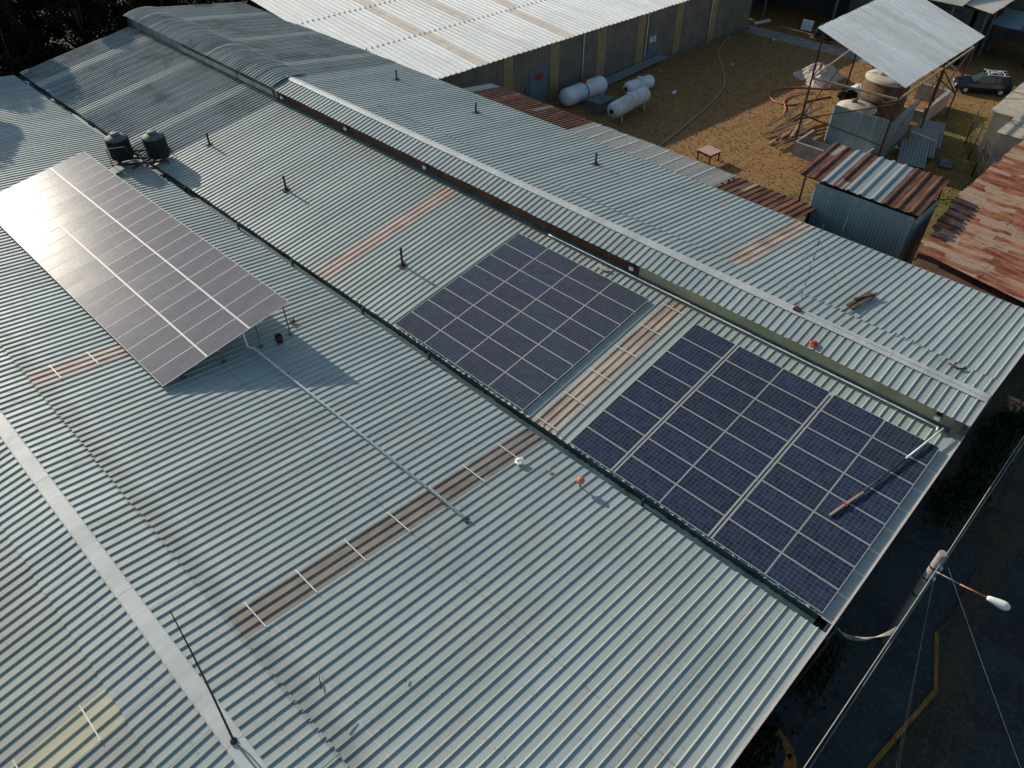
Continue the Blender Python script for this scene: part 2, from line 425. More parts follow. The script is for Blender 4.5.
# trapezoid rib profile over one pitch (fraction of pitch, height)
TRAP = [(0, 0), (.30, 0), (.3301, .004), (.36, 0), (.66, 0), (.74, .042), (.88, .042), (.96, 0), (1.0, 0)]
TRAP = [(0, 0), (.70, 0), (.735, .040), (.80, .040), (.865, 0), (1.0, 0)]
TRAPH = [(0, 0), (.50, 0), (.60, .075), (.74, .075), (.84, 0), (1.0, 0)]
def WAVE(h): return [(k/8, h*.5*(1-cos(2*pi*k/8))) for k in range(9)]
def corr(mb, O, U, Vv, Nn, L, sheets, prof, pitch, mi=0, jit=.03, zj=.003, lift=0.0, smooth=False, seed=1, bow=0.0):
    """corrugated sheets: O corner, U along the ribs, Vv across, Nn normal; sheets = [(v0, v1, material)]"""
    rr = random.Random(seed)
    O, U, Vv, Nn = V(O), V(U).normalized(), V(Vv).normalized(), V(Nn).normalized()
    for (v0, v1, mm) in sheets:
        wd = v1-v0; nr = max(1, round(wd/pitch)); pp = wd/nr
        a0 = rr.uniform(-jit, jit); a1 = L + rr.uniform(-jit, jit); dz = rr.uniform(0, zj) + lift; tl = rr.uniform(-.004, .004)
        sec = []
        for k in range(nr):
            for (fx, h) in prof[:-1]: sec.append((v0+(k+fx)*pp, h))
        sec.append((v1, prof[-1][1]))
        us = [a0, a1] if not bow else [a0+(a1-a0)*i/6 for i in range(7)]
        vs = []
        for i, uu in enumerate(us):
            for (vv, h) in sec:
                vs.append(O + U*(uu+tl*(vv-v0)) + Vv*vv + Nn*(h+dz + bow*sin(pi*i/(len(us)-1) if len(us) > 2 else 0)))
        n = len(sec); fs = []
        for i in range(len(us)-1):
            for k in range(n-1): fs.append((i*n+k, (i+1)*n+k, (i+1)*n+k+1, i*n+k+1))
        mb.add(vs, fs, mm if mm is not None else mi, smooth)
    return mb
def ordered(a, b, wd, base=0):
    n = max(1, round((b-a)/wd)); s_ = (b-a)/n
    return [(a+i*s_, a+(i+1)*s_, base) for i in range(n)]

G = -4.5                                   # ground level
Y0, Y1, Y2 = 1.15, 44.85, 66.0             # street gable, start of the old sheets, far gable
TB, TA, TC = tan(radians(7.47)), tan(radians(7.6)), tan(radians(9.0))
RX, RZ = -14.12, 1.885                     # ridge of the near nave
CX, CZ = 10.62, 2.31                       # ridge of the far nave
EX, EZ = 9.18, 2.0                         # eave of the far nave above the middle roof
FX = 19.4; FZ = CZ - (FX-CX)*TC            # lower eave of the far nave
def zb(x): return x*TB
def za(x): return -x*TA
def zal(x): return RZ - (RX-x)*TA
def zc(x): return CZ - (x-CX)*TC

# ================================================================== factory building
fac = thing('factory_building', 'long factory of grey ribbed metal roofs that fill most of the view', 'factory', (0, 1.4, G))

def layout(first, s1, s2, end, wd=1.005, mats=(0, 1, 2)):
    out = ordered(Y0, s1, wd, mats[0])
    out.append((s1, s1+1.0, mats[1]))
    out += ordered(s1+1.0, s2, wd, mats[0]); out.append((s2, s2+1.0, mats[2]))
    out += ordered(s2+1.0, end, wd, mats[0]); return out

# --- near nave, right-hand slope: lower sheets (gutter to overlap) and upper sheets (to the ridge)
U = V((-1, 0, TA)).normalized(); NN = V((TA, 0, 1)).normalized(); sA = sqrt(1+TA*TA)
mb = MB()
sh = layout(0, 12.5, 27.2, Y2, mats=(0, 1, 0))
x_lo = -.08
corr(mb, (x_lo, 0, za(x_lo)), U, (0, 1, 0), NN, (12.52+x_lo)*sA, sh, TRAP, .335, seed=3, jit=.02)
roof_a = mb.build('roof', [M['roof_a'], M['brown_strip'], M['pink_strip']], fac)
roof_a['label'] = 'wide slope of the nearest roof, running down to the long gutter'
mb = MB()
corr(mb, (-12.48, .02, za(-12.48)+.014), U, (0, 1, 0), NN, (14.10-12.48)*sA, ordered(Y0, Y2, 1.005, 0), TRAP, .335, seed=5, jit=.03, zj=.006)
mb.build('overlap_sheet', M['roof_a'], fac)
mb = MB(); corr(mb, (-8.2, 0, za(-8.2)+.006), U, (0, 1, 0), NN, 4.28*sA, [(27.2, 28.2, 0)], TRAP, .335, seed=4, jit=0, zj=0)
mb.build('skylight_sheet', M['pink_strip'], fac)['label'] = 'pinkish skylight sheet running under the low edge of the tilted array'
# --- near nave, left-hand slope
U = V((-1, 0, -TA)).normalized(); NL = V((-TA, 0, 1)).normalized()
mb = MB()
corr(mb, (RX-.02, .01, zal(RX-.02)+.016), U, (0, 1, 0), NL, 1.60*sA, ordered(Y0, 12.8, 1.005, 0) + [(12.8, 13.95, 0)] + ordered(13.95, 40, 1.005, 0), TRAP, .335, seed=8, jit=.03, zj=.006)
mb.build('overlap_sheet', M['roof_a'], fac)
mb = MB()
corr(mb, (-15.66, 0, zal(-15.66)), U, (0, 1, 0), NL, 13*sA, ordered(Y0, 12.8, 1.005, 0) + [(12.8, 13.95, 1)] + ordered(13.95, 40, 1.005, 0), TRAP, .335, seed=9, jit=.02)
mb.build('roof', [M['roof_al'], M['yellow_strip']], fac)['label'] = 'left slope beyond the wide ridge cap, with a yellow skylight strip'

def battens(mb, ys, y1, xs, zf, w_=.035, lift=.065, over=.06):
    for x in xs:
        mb = MB()
        j = random.uniform(-.02, .02)
        mb.bar((x, ys-over, zf(x)+lift), (x+j, y1+over, zf(x+j)+lift), w_, .02, 0)
        mb.build('skylight_batten', M['white_batten'], fac)
mb = MB(); battens(mb, 12.5, 13.5, [-1.6, -3.33, -4.95, -6.69, -8.42, -10.17, -11.85], za)
mb = MB(); battens(mb, 12.8, 13.95, [-16.42, -18.15, -19.9], zal)
mb = MB(); battens(mb, 27.2, 28.2, [-10.2, -11.6], za)

def ridge_cap(x, z, tl, tr, wl, wr, y0, y1, name='ridge_cap', seg=3.0):
    mb = MB(); y = y0; k = 0
    while y < y1:
        e = min(y+seg+.08, y1); dz = .004*(k % 2)
        h = .058 + dz
        p = []
        for yy in (y, e):
            p += [(x-wl, yy, z-wl*tl+h-.012), (x-wl+.03, yy, z-(wl-.03)*tl+h), (x-.04, yy, z+h+.006), (x, yy, z+h+.014), (x+.04, yy, z+h+.006), (x+wr-.03, yy, z-(wr-.03)*tr+h), (x+wr, yy, z-wr*tr+h-.012)]
        mb.add(p, [(i, i+1, i+8, i+7) for i in range(6)])
        # thin lip of the lap
        mb.box((x-wl*.98, y-.012, z-wl*tl+h-.002), (x-wl*.5, y, z-wl*tl+h+.01))
        y += seg; k += 1
    return mb.build(name, M['cap'], fac)
ridge_cap(RX, RZ, TA, TA, .25, .25, Y0-.02, 40)
TE = (CZ-EZ)/(CX-EX)
ridge_cap(CX, CZ, TE, TC, .24, .24, Y0-.02, Y1+.3, seg=3.5)

# --- middle roof (between gutter and the high wall)
U = V((1, 0, TB)).normalized(); NB = V((-TB, 0, 1)).normalized(); sB = sqrt(1+TB*TB)
mb = MB()
# wide flat edge pan by the street gable
sheets = ordered(Y0+.36, 12.5, 1.005, 0) + [(12.5, 13.5, 1)] + ordered(13.5, 27.2, 1.005, 0) + [(27.2, 28.2, 2)] + ordered(28.2, Y1, 1.005, 0)
corr(mb, (.34, 0, zb(.34)), U, (0, 1, 0), NB, 9.12*sB, sheets, TRAP, .335, seed=13, jit=.025)
mb.add([(.30, Y0, zb(.3)+.002), (9.46, Y0, zb(9.46)+.002), (9.46, Y0+.36, zb(9.46)+.002), (.30, Y0+.36, zb(.3)+.002)], [(0, 1, 2, 3)], 0)
mb.build('roof', [M['roof_b'], M['beige_strip'], M['pink_strip']], fac)['label'] = 'middle roof slope that carries two flush solar arrays'
mb = MB(); battens(mb, 12.5, 13.5, [.55, 2.15, 3.75, 5.4, 7.0, 8.6], zb)
# old fibre-cement part of the middle roof
mb = MB(); W6 = [(0, 0), (.50, 0), (.62, .055), (.80, .055), (.92, 0), (1.0, 0)]
old = []
for a, b, mm in ordered(Y1, Y2, 1.03, 0):
    c_ = (a+b)/2; old.append((a, b, 1 if any(abs(c_-q) < .52 for q in (48.4, 55.0, 62.4)) else 0))
corr(mb, (.30, 0, zb(.30)+.01), U, (0, 1, 0), NB, 9.16*sB, old, W6, .335, seed=15, jit=.05, zj=.02)
mb.build('old_roof', [M['old'], M['green_strip']], fac)['label'] = 'dark weathered corrugated part of the middle roof with pale green strips'

# --- far nave, left slope over the high wall, and long right slope
UE = V((CX-EX, 0, CZ-EZ)); LE = UE.length; NE = V((-(CZ-EZ), 0, CX-EX))
mb = MB(); corr(mb, (EX, 0, EZ), UE, (0, 1, 0), NE, LE-.03, ordered(Y0, Y1+.1, 1.005, 0), TRAP, .335, seed=21, jit=.02, zj=.004)
mb.build('roof', M['roof_c'], fac)['label'] = 'short slope of the highest roof, over the rust brown and cream wall'
UC = V((1, 0, -TC)).normalized(); NC = V((TC, 0, 1)).normalized(); sC = sqrt(1+TC*TC)
mb = MB()
corr(mb, (CX+.02, .02, zc(CX+.02)+.012), UC, (0, 1, 0), NC, 1.60*sC, ordered(Y0, Y1, 1.005, 0), TRAP, .335, seed=22, jit=.10, zj=.008)
mb.build('overlap_sheet', M['roof_c'], fac)
mb = MB()
corr(mb, (12.08, 0, zc(12.08)), UC, (0, 1, 0), NC, (FX-12.08)*sC, ordered(Y0, 12.0, 1.005, 0) + [(12.0, 13.0, 1)] + ordered(13.0, Y1, 1.005, 0), TRAP, .335, seed=23, jit=.025)
mb.build('roof', [M['roof_c'], M['beige_strip']], fac)['label'] = 'long far slope of the highest roof with a beige skylight strip'
mb = MB()
old = []
for a, b, mm in ordered(Y1, Y2, 1.03, 0):
    c_ = (a+b)/2; old.append((a, b, 1 if any(abs(c_-q) < .52 for q in (47.6, 54.2, 61.6)) else 0))
corr(mb, (11.9, 0, zc(11.9)+.01), UC, (0, 1, 0), NC, (FX-11.9)*sC, old, W6, .335, seed=25, jit=.05, zj=.02)
mb.build('old_roof', [M['old'], M['green_strip']], fac)['label'] = 'dark weathered corrugated part of the far slope with pale strips'
# rounded ridge hood over the old part
mb = MB()
hood = []
for i in range(13):
    t = i/12; x = 9.15 + 3.2*t; z = 2.02 + .40*sin(pi*(.05+.90*t)) - .12*t
    hood.append((x, z))
y = Y1 - .05
vs = []; ny = int((Y2+.2-y)/.042)
for j in range(ny+1):
    yy = y + j*(Y2+.2-y)/ny; h = .032*(1+cos(2*pi*yy/.335)) + .03*((int((yy-y)/2.1)) % 2)
    for (x, z) in hood: vs.append((x, yy, z+h))
n = len(hood)
mb.add(vs, [(j*n+i, (j)*n+i+1, (j+1)*n+i+1, (j+1)*n+i) for j in range(ny) for i in range(n-1)], 0, True)
mb.build('ridge_hood', M['old'], fac)['label'] = 'rounded corrugated ridge hood over the dark old sheets'
mb = MB()
for (a, b, h0) in ((45.2, 49.4, .0), (49.6, 54.0, .03), (54.1, 57.6, .0)):
    mb.obox((9.30, a, 1.42), (0, b-a, 0), (.05, 0, 0), (0, 0, .36+h0))
mb.build('vent_board', M['plaster'], fac)['label'] = 'cream boards standing under the edge of the rounded hood'

# --- walls under the high roof
mb = MB(); mb.box((9.47, 15.5, .9), (9.56, Y1-.02, EZ+.04)); mb.build('clerestory_wall', M['rustwall'], fac)['label'] = 'rust brown wall band under the high eave'
mb = MB(); mb.box((9.47, Y0+.25, .9), (9.56, 15.495, EZ+.04)); mb.build('clerestory_wall', M['cream'], fac)['label'] = 'cream wall band under the high eave near the street'
mb = MB(); mb.box((9.50, Y1, .9), (9.58, Y2-.1, 1.98)); mb.build('clerestory_wall', M['old'], fac)
# base flashing where the middle roof meets the wall
mb = MB(); mb.obox((9.25, Y0+.3, zb(9.25)+.052), (.22, 0, .22*TB), (0, Y1-Y0-.4, 0), (0, 0, .006)); mb.build('flashing', M['gutter'], fac)
# eave trims
mb = MB(); mb.box((FX+.0, Y0, FZ-.20), (FX+.14, Y2, FZ-.06)); mb.build('eave_gutter', M['gutter'], fac)
# --- valley gutter
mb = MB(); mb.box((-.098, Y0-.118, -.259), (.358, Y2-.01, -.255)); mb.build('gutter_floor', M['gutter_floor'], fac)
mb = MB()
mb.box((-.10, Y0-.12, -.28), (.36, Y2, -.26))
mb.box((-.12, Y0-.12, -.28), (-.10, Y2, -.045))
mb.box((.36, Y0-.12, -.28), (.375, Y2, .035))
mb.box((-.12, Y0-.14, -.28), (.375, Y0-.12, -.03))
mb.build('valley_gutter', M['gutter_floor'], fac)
mb = MB()
rr = random.Random(4)
for k in range(26):
    y = rr.uniform(13, 64); l = rr.uniform(.3, 2.2)
    mb.box((-.085, y, -.258), (-.085+rr.uniform(.06, .2), y+l, -.25))
mb.build('gutter_dirt', M['gutter_edge'], fac)
mb = MB()
for y in (8.1, 19.4, 24.0, 29.7, 34.8, 40.5):
    mb.tube([(.13, y, -.26), (.13, y, .16)], .045, 8)
mb.build('overflow_pipe', M['dark'], fac)
# rough sheet ends / clips along the gutter edge of the array roof
mb = MB()
for k in range(70):
    y = Y0+.5 + k*.335 + rr.uniform(-.06, .06)
    if rr.random() < .75: mb.obox((.33-rr.uniform(0, .03), y, zb(.33)+.05), (.07, 0, .008), (0, rr.uniform(.05, .16), 0), (0, 0, .012))
mb.build('sheet_clip', M['barge_l'], fac)

# --- gable barge boards and end wall, following the roof line
prof = [(-28.6, zal(-28.6)), (RX, RZ), (-.1, za(-.1)), (.36, zb(.36)), (9.47, zb(9.47)), (9.47, EZ-.05), (EX, EZ), (CX, CZ), (FX, FZ)]
def follow(y0, y1, dz0, dz1, mat, name, pts=None, par=fac):
    mb = MB(); P_ = pts or prof
    for (a, b) in zip(P_, P_[1:]):
        if abs(a[0]-b[0]) < .35: continue
        mb.add([(a[0], y0, a[1]+dz0), (b[0], y0, b[1]+dz0), (b[0], y1, b[1]+dz0), (a[0], y1, a[1]+dz0),
                (a[0], y0, a[1]+dz1), (b[0], y0, b[1]+dz1), (b[0], y1, b[1]+dz1), (a[0], y1, a[1]+dz1)],
               [(0,3,2,1),(4,5,6,7),(0,1,5,4),(1,2,6,5),(2,3,7,6),(3,0,4,7)])
    return mb.build(name, mat, par)
follow(Y0+.06, Y0+.13, -.24, -.01, M['barge'], 'barge_board')
follow(Y0-.035, Y0+.02, -.05, .045, M['barge_l'], 'edge_trim')
mb = MB()
for (a, b) in zip(prof, prof[1:]):
    if abs(a[0]-b[0]) < .35: continue
    mb.add([(a[0], Y0+.30, G), (b[0], Y0+.30, G), (b[0], Y0+.30, b[1]-.03), (a[0], Y0+.30, a[1]-.03),
            (a[0], Y0+.45, G), (b[0], Y0+.45, G), (b[0], Y0+.45, b[1]-.03), (a[0], Y0+.45, a[1]-.03)],
           [(0,1,2,3),(4,7,6,5),(0,3,7,4),(1,5,6,2)])
mb.build('wall', M['wall'], fac)['label'] = 'shaded end wall facing the street'
mb = MB(); mb.box((FX-.35, Y0+.5, G), (FX-.2, Y2-.4, FZ-.08)); mb.build('wall', M['wall'], fac)
mb = MB()
for (a, b) in zip(prof, prof[1:]):
    if abs(a[0]-b[0]) < .35: continue
    mb.add([(a[0], Y2-.4, G), (b[0], Y2-.4, G), (b[0], Y2-.4, b[1]-.06), (a[0], Y2-.4, a[1]-.06)], [(0,1,2,3)])
mb.build('wall', M['wall'], fac)
# stains and scraps lying fixed on seams
mb = MB(); mb.tube([(-.02, 1.25, -.2), (-.02, 1.05, -.24), (-.02, 1.02, -.5), (-.02, 1.3, G+.2)], .05, 8); mb.build('downpipe', M['barge'], fac)

# ================================================================== solar arrays
PW, PH, PT = 1.956, .992, .035
def panel_mesh():
    g = MB(); g.add([(-PW/2+.014, -PH/2+.014, .032), (PW/2-.014, -PH/2+.014, .032), (PW/2-.014, PH/2-.014, .032), (-PW/2+.014, PH/2-.014, .032)], [(0, 1, 2, 3)])
    f = MB()
    f.box((-PW/2, -PH/2, 0), (PW/2, -PH/2+.016, PT)); f.box((-PW/2, PH/2-.016, 0), (PW/2, PH/2, PT))
    f.box((-PW/2, -PH/2+.016, 0), (-PW/2+.016, PH/2-.016, PT)); f.box((PW/2-.016, -PH/2+.016, 0), (PW/2, PH/2-.016, PT))
    f.add([(-PW/2+.022, -PH/2+.022, .004), (-PW/2+.022, PH/2-.022, .004), (PW/2-.022, PH/2-.022, .004), (PW/2-.022, -PH/2+.022, .004)], [(0, 1, 2, 3)])
    go = g.build('solar_panel', M['glass']); fo = f.build('panel_frame', M['alu'])
    return go, fo
_go, _fo = panel_mesh()
_used = [False]; _pr = random.Random(99)
def add_panel(parent, loc, ex, ey, ez):
    """ex = long side, ey = short side, ez = normal, all unit vectors; loc in the array's own space"""
    if not _used[0]: g, f = _go, _fo; _used[0] = True
    else: g = _go.copy(); C.objects.link(g); f = _fo.copy(); C.objects.link(f)
    g.parent = parent; f.parent = g
    rx_, ry_ = _pr.gauss(0, .0028), _pr.gauss(0, .0028)
    ez = (V(ez) + V(ex)*rx_ + V(ey)*ry_).normalized(); ex = (V(ex) - ez*V(ex).dot(ez)).normalized(); ey = ez.cross(ex)
    mt = Matrix((( ex[0], ey[0], ez[0], loc[0]), (ex[1], ey[1], ez[1], loc[1]), (ex[2], ey[2], ez[2], loc[2]), (0, 0, 0, 1)))
    g.matrix_local = mt; f.location = (0, 0, 0); f.rotation_euler = (0, 0, 0)
eu = V((1, 0, TB)).normalized(); ey_ = V((0, -1, 0)); en = eu.cross(V((0, 1, 0))).normalized()
def flush_array(label, y_edges, x0, rows, pitch):
    t = thing('solar_array', label, 'solar array', (x0, y_edges[0], zb(x0)), 0, 'solar arrays on the factory roofs')
    base = V((x0, 0, zb(x0)))
    for ya in y_edges:
        for i in range(rows):
            c = base + eu*((i+.5)*pitch) + en*.105 + V((0, ya+1.975/2, 0)) - V(t.location)
            add_panel(t, c, V((0, 1, 0)), -eu, en)
    L = rows*pitch
    for k in range(len(y_edges)*2):
        ya = y_edges[k//2] + (.45 if k % 2 == 0 else 1.5)
        mb = MB(); a = base + en*.075 + V((0, ya, 0)); mb.bar(a - eu*.03, a + eu*(L+.03), .045, .05, 0, en); mb.build('mounting_rail', M['alu'], t)
    return t, L
g_ = .151
e3 = [1.53+j*1.975+(g_ if j > 1 else 0)+(g_ if j > 3 else 0) for j in range(5)]
arr3, L3 = flush_array('dark blue solar array nearest the street, five panels wide and eight deep', e3, .36, 8, 1.012)
for (ya, yb) in ((e3[1]+1.975, e3[2]), (e3[3]+1.975, e3[4])):
    mb = MB()
    for yy in (ya+.02, yb-.02):
        a = V((.36, yy, zb(.36))) + en*.125; mb.bar(a, a+eu*L3, .03, .03, 0, en)
    mb.build('gap_trim', M['alu'], arr3)
e2 = [14.1+j*1.975 for j in range(4)]
arr2, L2 = flush_array('grey blue solar array, four panels wide, between the beige skylight strip and the vent pipe', e2, .40, 8, 1.012)
# edge angle frames of the two flush arrays
# tilted array
TI = radians(7.8); tu = V((cos(TI), 0, sin(TI))); tn = V((-sin(TI), 0, cos(TI)))
A0 = V((-9.07, 24.15, 1.36))
arr1 = thing('solar_array', 'long tilted solar array raised on posts, hazy mauve with glare at its far end', 'solar array', (-9.07, 24.15, za(-9.07)), 0, 'solar arrays on the factory roofs')
PWT = 1.956+.036
for j in range(3):
    for i in range(20):
        c = A0 + tu*((j+.5)*PWT) + V((0, (i+.5)*1.012, 0)) - V(arr1.location)
        add_panel(arr1, c, tu, V((0, 1, 0)), tn)
_dm = _go.data.copy(); _dm.materials[0] = M['glass_hazed']
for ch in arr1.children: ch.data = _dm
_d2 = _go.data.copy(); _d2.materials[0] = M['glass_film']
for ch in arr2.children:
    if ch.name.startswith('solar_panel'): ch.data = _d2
for j in range(1, 3):
    mb = MB(); a = A0 + tu*(j*PWT) + tn*.025; mb.bar(a, a+V((0, 20.24, 0)), .075, .03, 0, tn); mb.build('centre_rail', M['alu'], arr1)
for k in range(6):
    u_ = .45 + k*1.015
    mb = MB(); a = A0 + tu*u_ - tn*.03; mb.bar(a, a+V((0, 20.24, 0)), .05, .055, 0, tn); mb.build('mounting_rail', M['alu'], arr1)
for i in range(7):
    y = 24.35 + i*3.3
    if y > 44.4: y = 44.3
    mb = MB(); a = A0 - tn*.085; a.y = y; mb.bar(a+tu*.1, a+tu*5.85, .05, .06, 0, tn)
    mb.build('cross_beam', M['alu'], arr1)
    for u_ in (.9, 2.6, 4.3, 5.7):
        p = A0 + tu*u_ - tn*.10; p.y = y
        mb = MB(); mb.bar((p.x, y, za(p.x)+.03), (p.x, y, p.z), .045, .045, 0); mb.box((p.x-.08, y-.08, za(p.x)+.03), (p.x+.08, y+.08, za(p.x)+.05))
        mb.build('post', M['gutter'], arr1)

# ================================================================== things on the roofs
def vent(label, x, y, zf, h, tilt=0.0, first=[None]):
    z = zf(x)
    if first[0] is None:
        t = thing('vent_pipe', label, 'vent pipe', (x, y, z), 0, 'black vent pipes on the roofs')
        mb = MB(); mb.tube([(0, 0, 0), (0, 0, h)], .06, 10); mb.build('pipe', M['dark'], t, False)
        mb = MB(); mb.lathe((0, 0, h), [(.085, -.02), (.09, .03), (.02, .08)], 10); mb.build('cap', M['dark'], t, False)
        mb = MB(); mb.box((-.22, -.16, .015), (.22, .16, .056)); mb.lathe((0, 0, 0), [(.13, .05), (.075, .13)], 10); mb.build('base_flashing', M['rust'], t, False)
        first[0] = (t, h)
    else:
        t = copy_tree(first[0][0]); t.location = (x, y, z); t['label'] = label
        t.scale = (1, 1, h/first[0][1])
    t.rotation_euler = (tilt, 0, 0)
    return t
vent('rust stained black vent pipe beside the four-wide solar array', 3.36, 24.95, zb, .92)
vent('black vent pipe on the middle roof, uphill from the pinkish skylight strip', 3.64, 35.35, zb, .80)
vent('small black vent pipe on the middle roof nearest the black water tanks', 3.6, 43.65, zb, .72)
vent('vent pipe on the far slope beside the dark old sheets', 16.7, 41.45, zc, .62)
vent('vent pipe on the far slope above the maroon rusted lean-to', 16.6, 33.55, zc, .62)
vent('vent pipe on the far slope opposite the grey wavy lean-to', 16.25, 23.6, zc, .62)

# conduit on the near roof
t = thing('conduit', 'pale conduit pipe crossing the near roof from under the tilted array', 'conduit', (-5.1, 18, za(-5.1)))
mb = MB(); mb.tube([(-5.3, 24.55, za(-5.3)+1.0), (-5.3, 24.5, za(-5.3)+.16), (-5.15, 24.3, za(-5.15)+.13), (-5.0, 11.72, za(-5.0)+.13), (-5.0, 11.68, za(-5.0)+.05)], .038, 8)
mb.build('pipe', M['pvc'], t)
mb = MB()
for y in (22, 19.5, 17.2, 15, 12.6): mb.box((-5.12, y-.03, za(-5.1)+.045), (-4.98, y+.03, za(-5.0)+.10))
mb.box((-5.10, 11.5, za(-5.1)+.045), (-4.90, 11.68, za(-4.9)+.11))
mb.build('pipe_clip', M['dark'], t)
mb = MB(); r0 = []
for k in range(40):
    y = 20.7 - k*.48
    r0.append((9.16, y, zb(9.16)+.17))
mb.tube(r0, .032, 8)
mb.tube([(9.16, 1.98, zb(9.16)+.17), (9.05, 1.95, zb(9.05)+.10)], .04, 8)
single(mb, 'conduit', M['pvc'], 'thin pale conduit along the foot of the rust and cream wall', 'conduit', (9.16, 12, zb(9.16)))
# floodlights under the high eave
fl = None
for lb, y in (('small white floodlight at the far end of the rust brown wall', 44.0), ('small white floodlight on the rust brown wall, second from the dark old sheets', 37.2),
              ('small white floodlight on the rust brown wall behind the four-wide array', 30.0), ('small white floodlight where rust brown wall meets cream wall', 15.8), ('small white floodlight at the street end of the cream wall', 2.15)):
    if fl is None:
        fl = thing('floodlight', lb, 'floodlight', (9.44, y, 1.62), 0, 'floodlights under the high eave')
        mb = MB(); mb.box((-.22, -.10, -.07), (-.14, .10, .09)); mb.build('lamp_head', M['white'], fl, False)
        mb = MB(); mb.box((-.14, -.03, -.03), (.03, .03, .03)); mb.box((-.02, -.10, -.12), (.028, .10, .14)); mb.build('bracket', M['dark'], fl, False)
        cur = fl
    else: cur = copy_tree(fl); cur.location = (9.44, y, 1.62); cur['label'] = lb

# mast with a thin line from its foot on the near ridge
t = thing('antenna_mast', 'thin dark leaning mast standing on the near ridge cap', 'mast', (RX, 10.15, RZ+.06))
mb = MB(); mb.tube([(RX, 10.15, RZ+.04), (RX+.15, 10.6, RZ+1.35), (RX+.30, 11.1, RZ+2.8), (RX+.40, 11.5, RZ+4.1)], [.030, .026, .020, .012], 8); mb.build('pole', M['dark'], t)
mb = MB(); mb.lathe((RX, 10.15, RZ+.05), [(.09, 0), (.09, .06), (.05, .10)], 10); mb.build('foot', M['dark'], t)
mb = MB(); mb.tube([(RX+.02, 10.13, RZ+.10), (RX+.1, 9.6, RZ+.085), (RX+.16, 8.7, RZ+.085), (RX+.2, 6.0, RZ+.085)], .014, 6); mb.build('cable', M['gutter'], t)  # thin dark line from the mast foot along the ridge
# guyed mast on the high ridge
t = thing('antenna_mast', 'very thin segmented mast rising from the high ridge above the solar arrays', 'mast', (CX, 8.55, CZ+.06))
mb = MB()
for k in range(13):
    mb.tube([(CX, 8.55, CZ+.05+k*.3), (CX, 8.55, CZ+.05+k*.3+.31)], .012 if k % 2 else .016, 6, k % 2)
mb.build('pole', [M['dark'], M['alu']], t)
mb = MB(); mb.box((CX-.12, 8.40, CZ+.05), (CX+.12, 8.70, CZ+.13)); mb.build('foot', M['rust'], t)
mb = MB()
mb.tube([(CX, 8.55, CZ+3.3), (CX+3.5, 8.3, zc(CX+3.5)+.06)], .006, 5); mb.tube([(CX, 8.55, CZ+3.3), (CX+3.9, 10.5, zc(CX+3.9)+.06)], .006, 5)
mb.build('guy_wire', M['dark'], t)

# brush on its telescopic pole lying on the street-side array
bp = [V((9.14, 1.80, zb(9.14)+.24)), V((7.13, 2.21, zb(7.13)+.22)), V((4.88, 2.68, zb(4.88)+.21)), V((3.50, 3.05, zb(3.5)+.20))]
t = thing('cleaning_brush', 'long cleaning pole with a wooden end, lying across the street-side array', 'brush', tuple(bp[2]))
mb = MB(); mb.tube([bp[0], bp[1]], .035, 8); mb.build('white_section', M['white'], t)
mb = MB(); mb.tube([bp[1], bp[1].lerp(bp[2], .95)], .032, 8); mb.build('dark_section', M['dark'], t)
mb = MB(); a, b = bp[1].lerp(bp[2], .95), bp[3]; mb.bar(a, b, .07, .05); mb.bar(a.lerp(b, .35)-V((0,0,.03)), a.lerp(b, .97)-V((0,0,.03)), .10, .05); mb.build('wooden_head', M['wood'], t)
mb = MB(); c_ = a.lerp(b, .55); mb.bar(c_+V((-.03,-.09,.03)), c_+V((.03,.09,.03)), .05, .03); mb.build('strap', M['redp'], t)

# small things
def blob(name, mat, c, r, label, cat, seed=0, sq=(1, 1, 1), n=2, group=None, jit=.25):
    bm = bmesh.new(); bmesh.ops.create_icosphere(bm, subdivisions=n, radius=1); rr = random.Random(seed)
    for v in bm.verts:
        k = 1+rr.uniform(-jit, jit)
        v.co = V((v.co.x*r*sq[0]*k, v.co.y*r*sq[1]*k, max(v.co.z*r*sq[2]*k, -r*sq[2]*.6)))
    me = bpy.data.meshes.new(name); bm.to_mesh(me); bm.free(); me.materials.append(mat)
    o = bpy.data.objects.new(name, me); C.objects.link(o); o.location = c
    return tag(o, label, cat, group)
mb = MB(); mb.lathe((-4.02, 24.2, za(-4.02)+.04), [(.16, 0), (.17, .30), (.10, .33), (.10, .25)], 7); single(mb, 'bucket', M['rust'], 'rusty brown bucket in the shadow of the tilted array', 'bucket', (-4.02, 24.2, za(-4.02)+.04))
mb = MB(); mb.box((-2.92, 25.0, za(-2.9)+.04), (-2.70, 25.16, za(-2.9)+.12)); mb.bar((-2.95, 24.95, za(-2.9)+.13), (-2.6, 25.25, za(-2.7)+.15), .05, .03)
single(mb, 'brick', M['rust'], 'broken red brick on the near roof beside the tilted array corner', 'brick', (-2.81, 25.08, za(-2.8)+.04))
t = thing('roof_lamp', 'orange ball marker on a short stub near the gutter, below the street-side array', 'marker', (-.96, 10.05, za(-.96)))
mb = MB(); mb.tube([(-.96, 10.05, za(-.96)), (-.96, 10.05, za(-.96)+.32)], .03, 8); mb.build('stub', M['dark'], t)
mb = MB(); mb.lathe((-.96, 10.05, za(-.96)+.24), [(.05, 0), (.13, .05), (.15, .13), (.12, .22), (.04, .27)], 12); mb.build('ball', M['orange'], t)
blob('plastic_bag', M['white'], (-1.70, 12.3, za(-1.7)+.12), .16, 'crumpled white bag beside the brown skylight strip', 'bag', 3, (1, 1, .6))
blob('stone', M['concrete'], (-1.20, 11.3, za(-1.2)+.09), .09, 'small grey stone between the white bag and the orange marker', 'stone', 5, (1, 1, .6), 1)
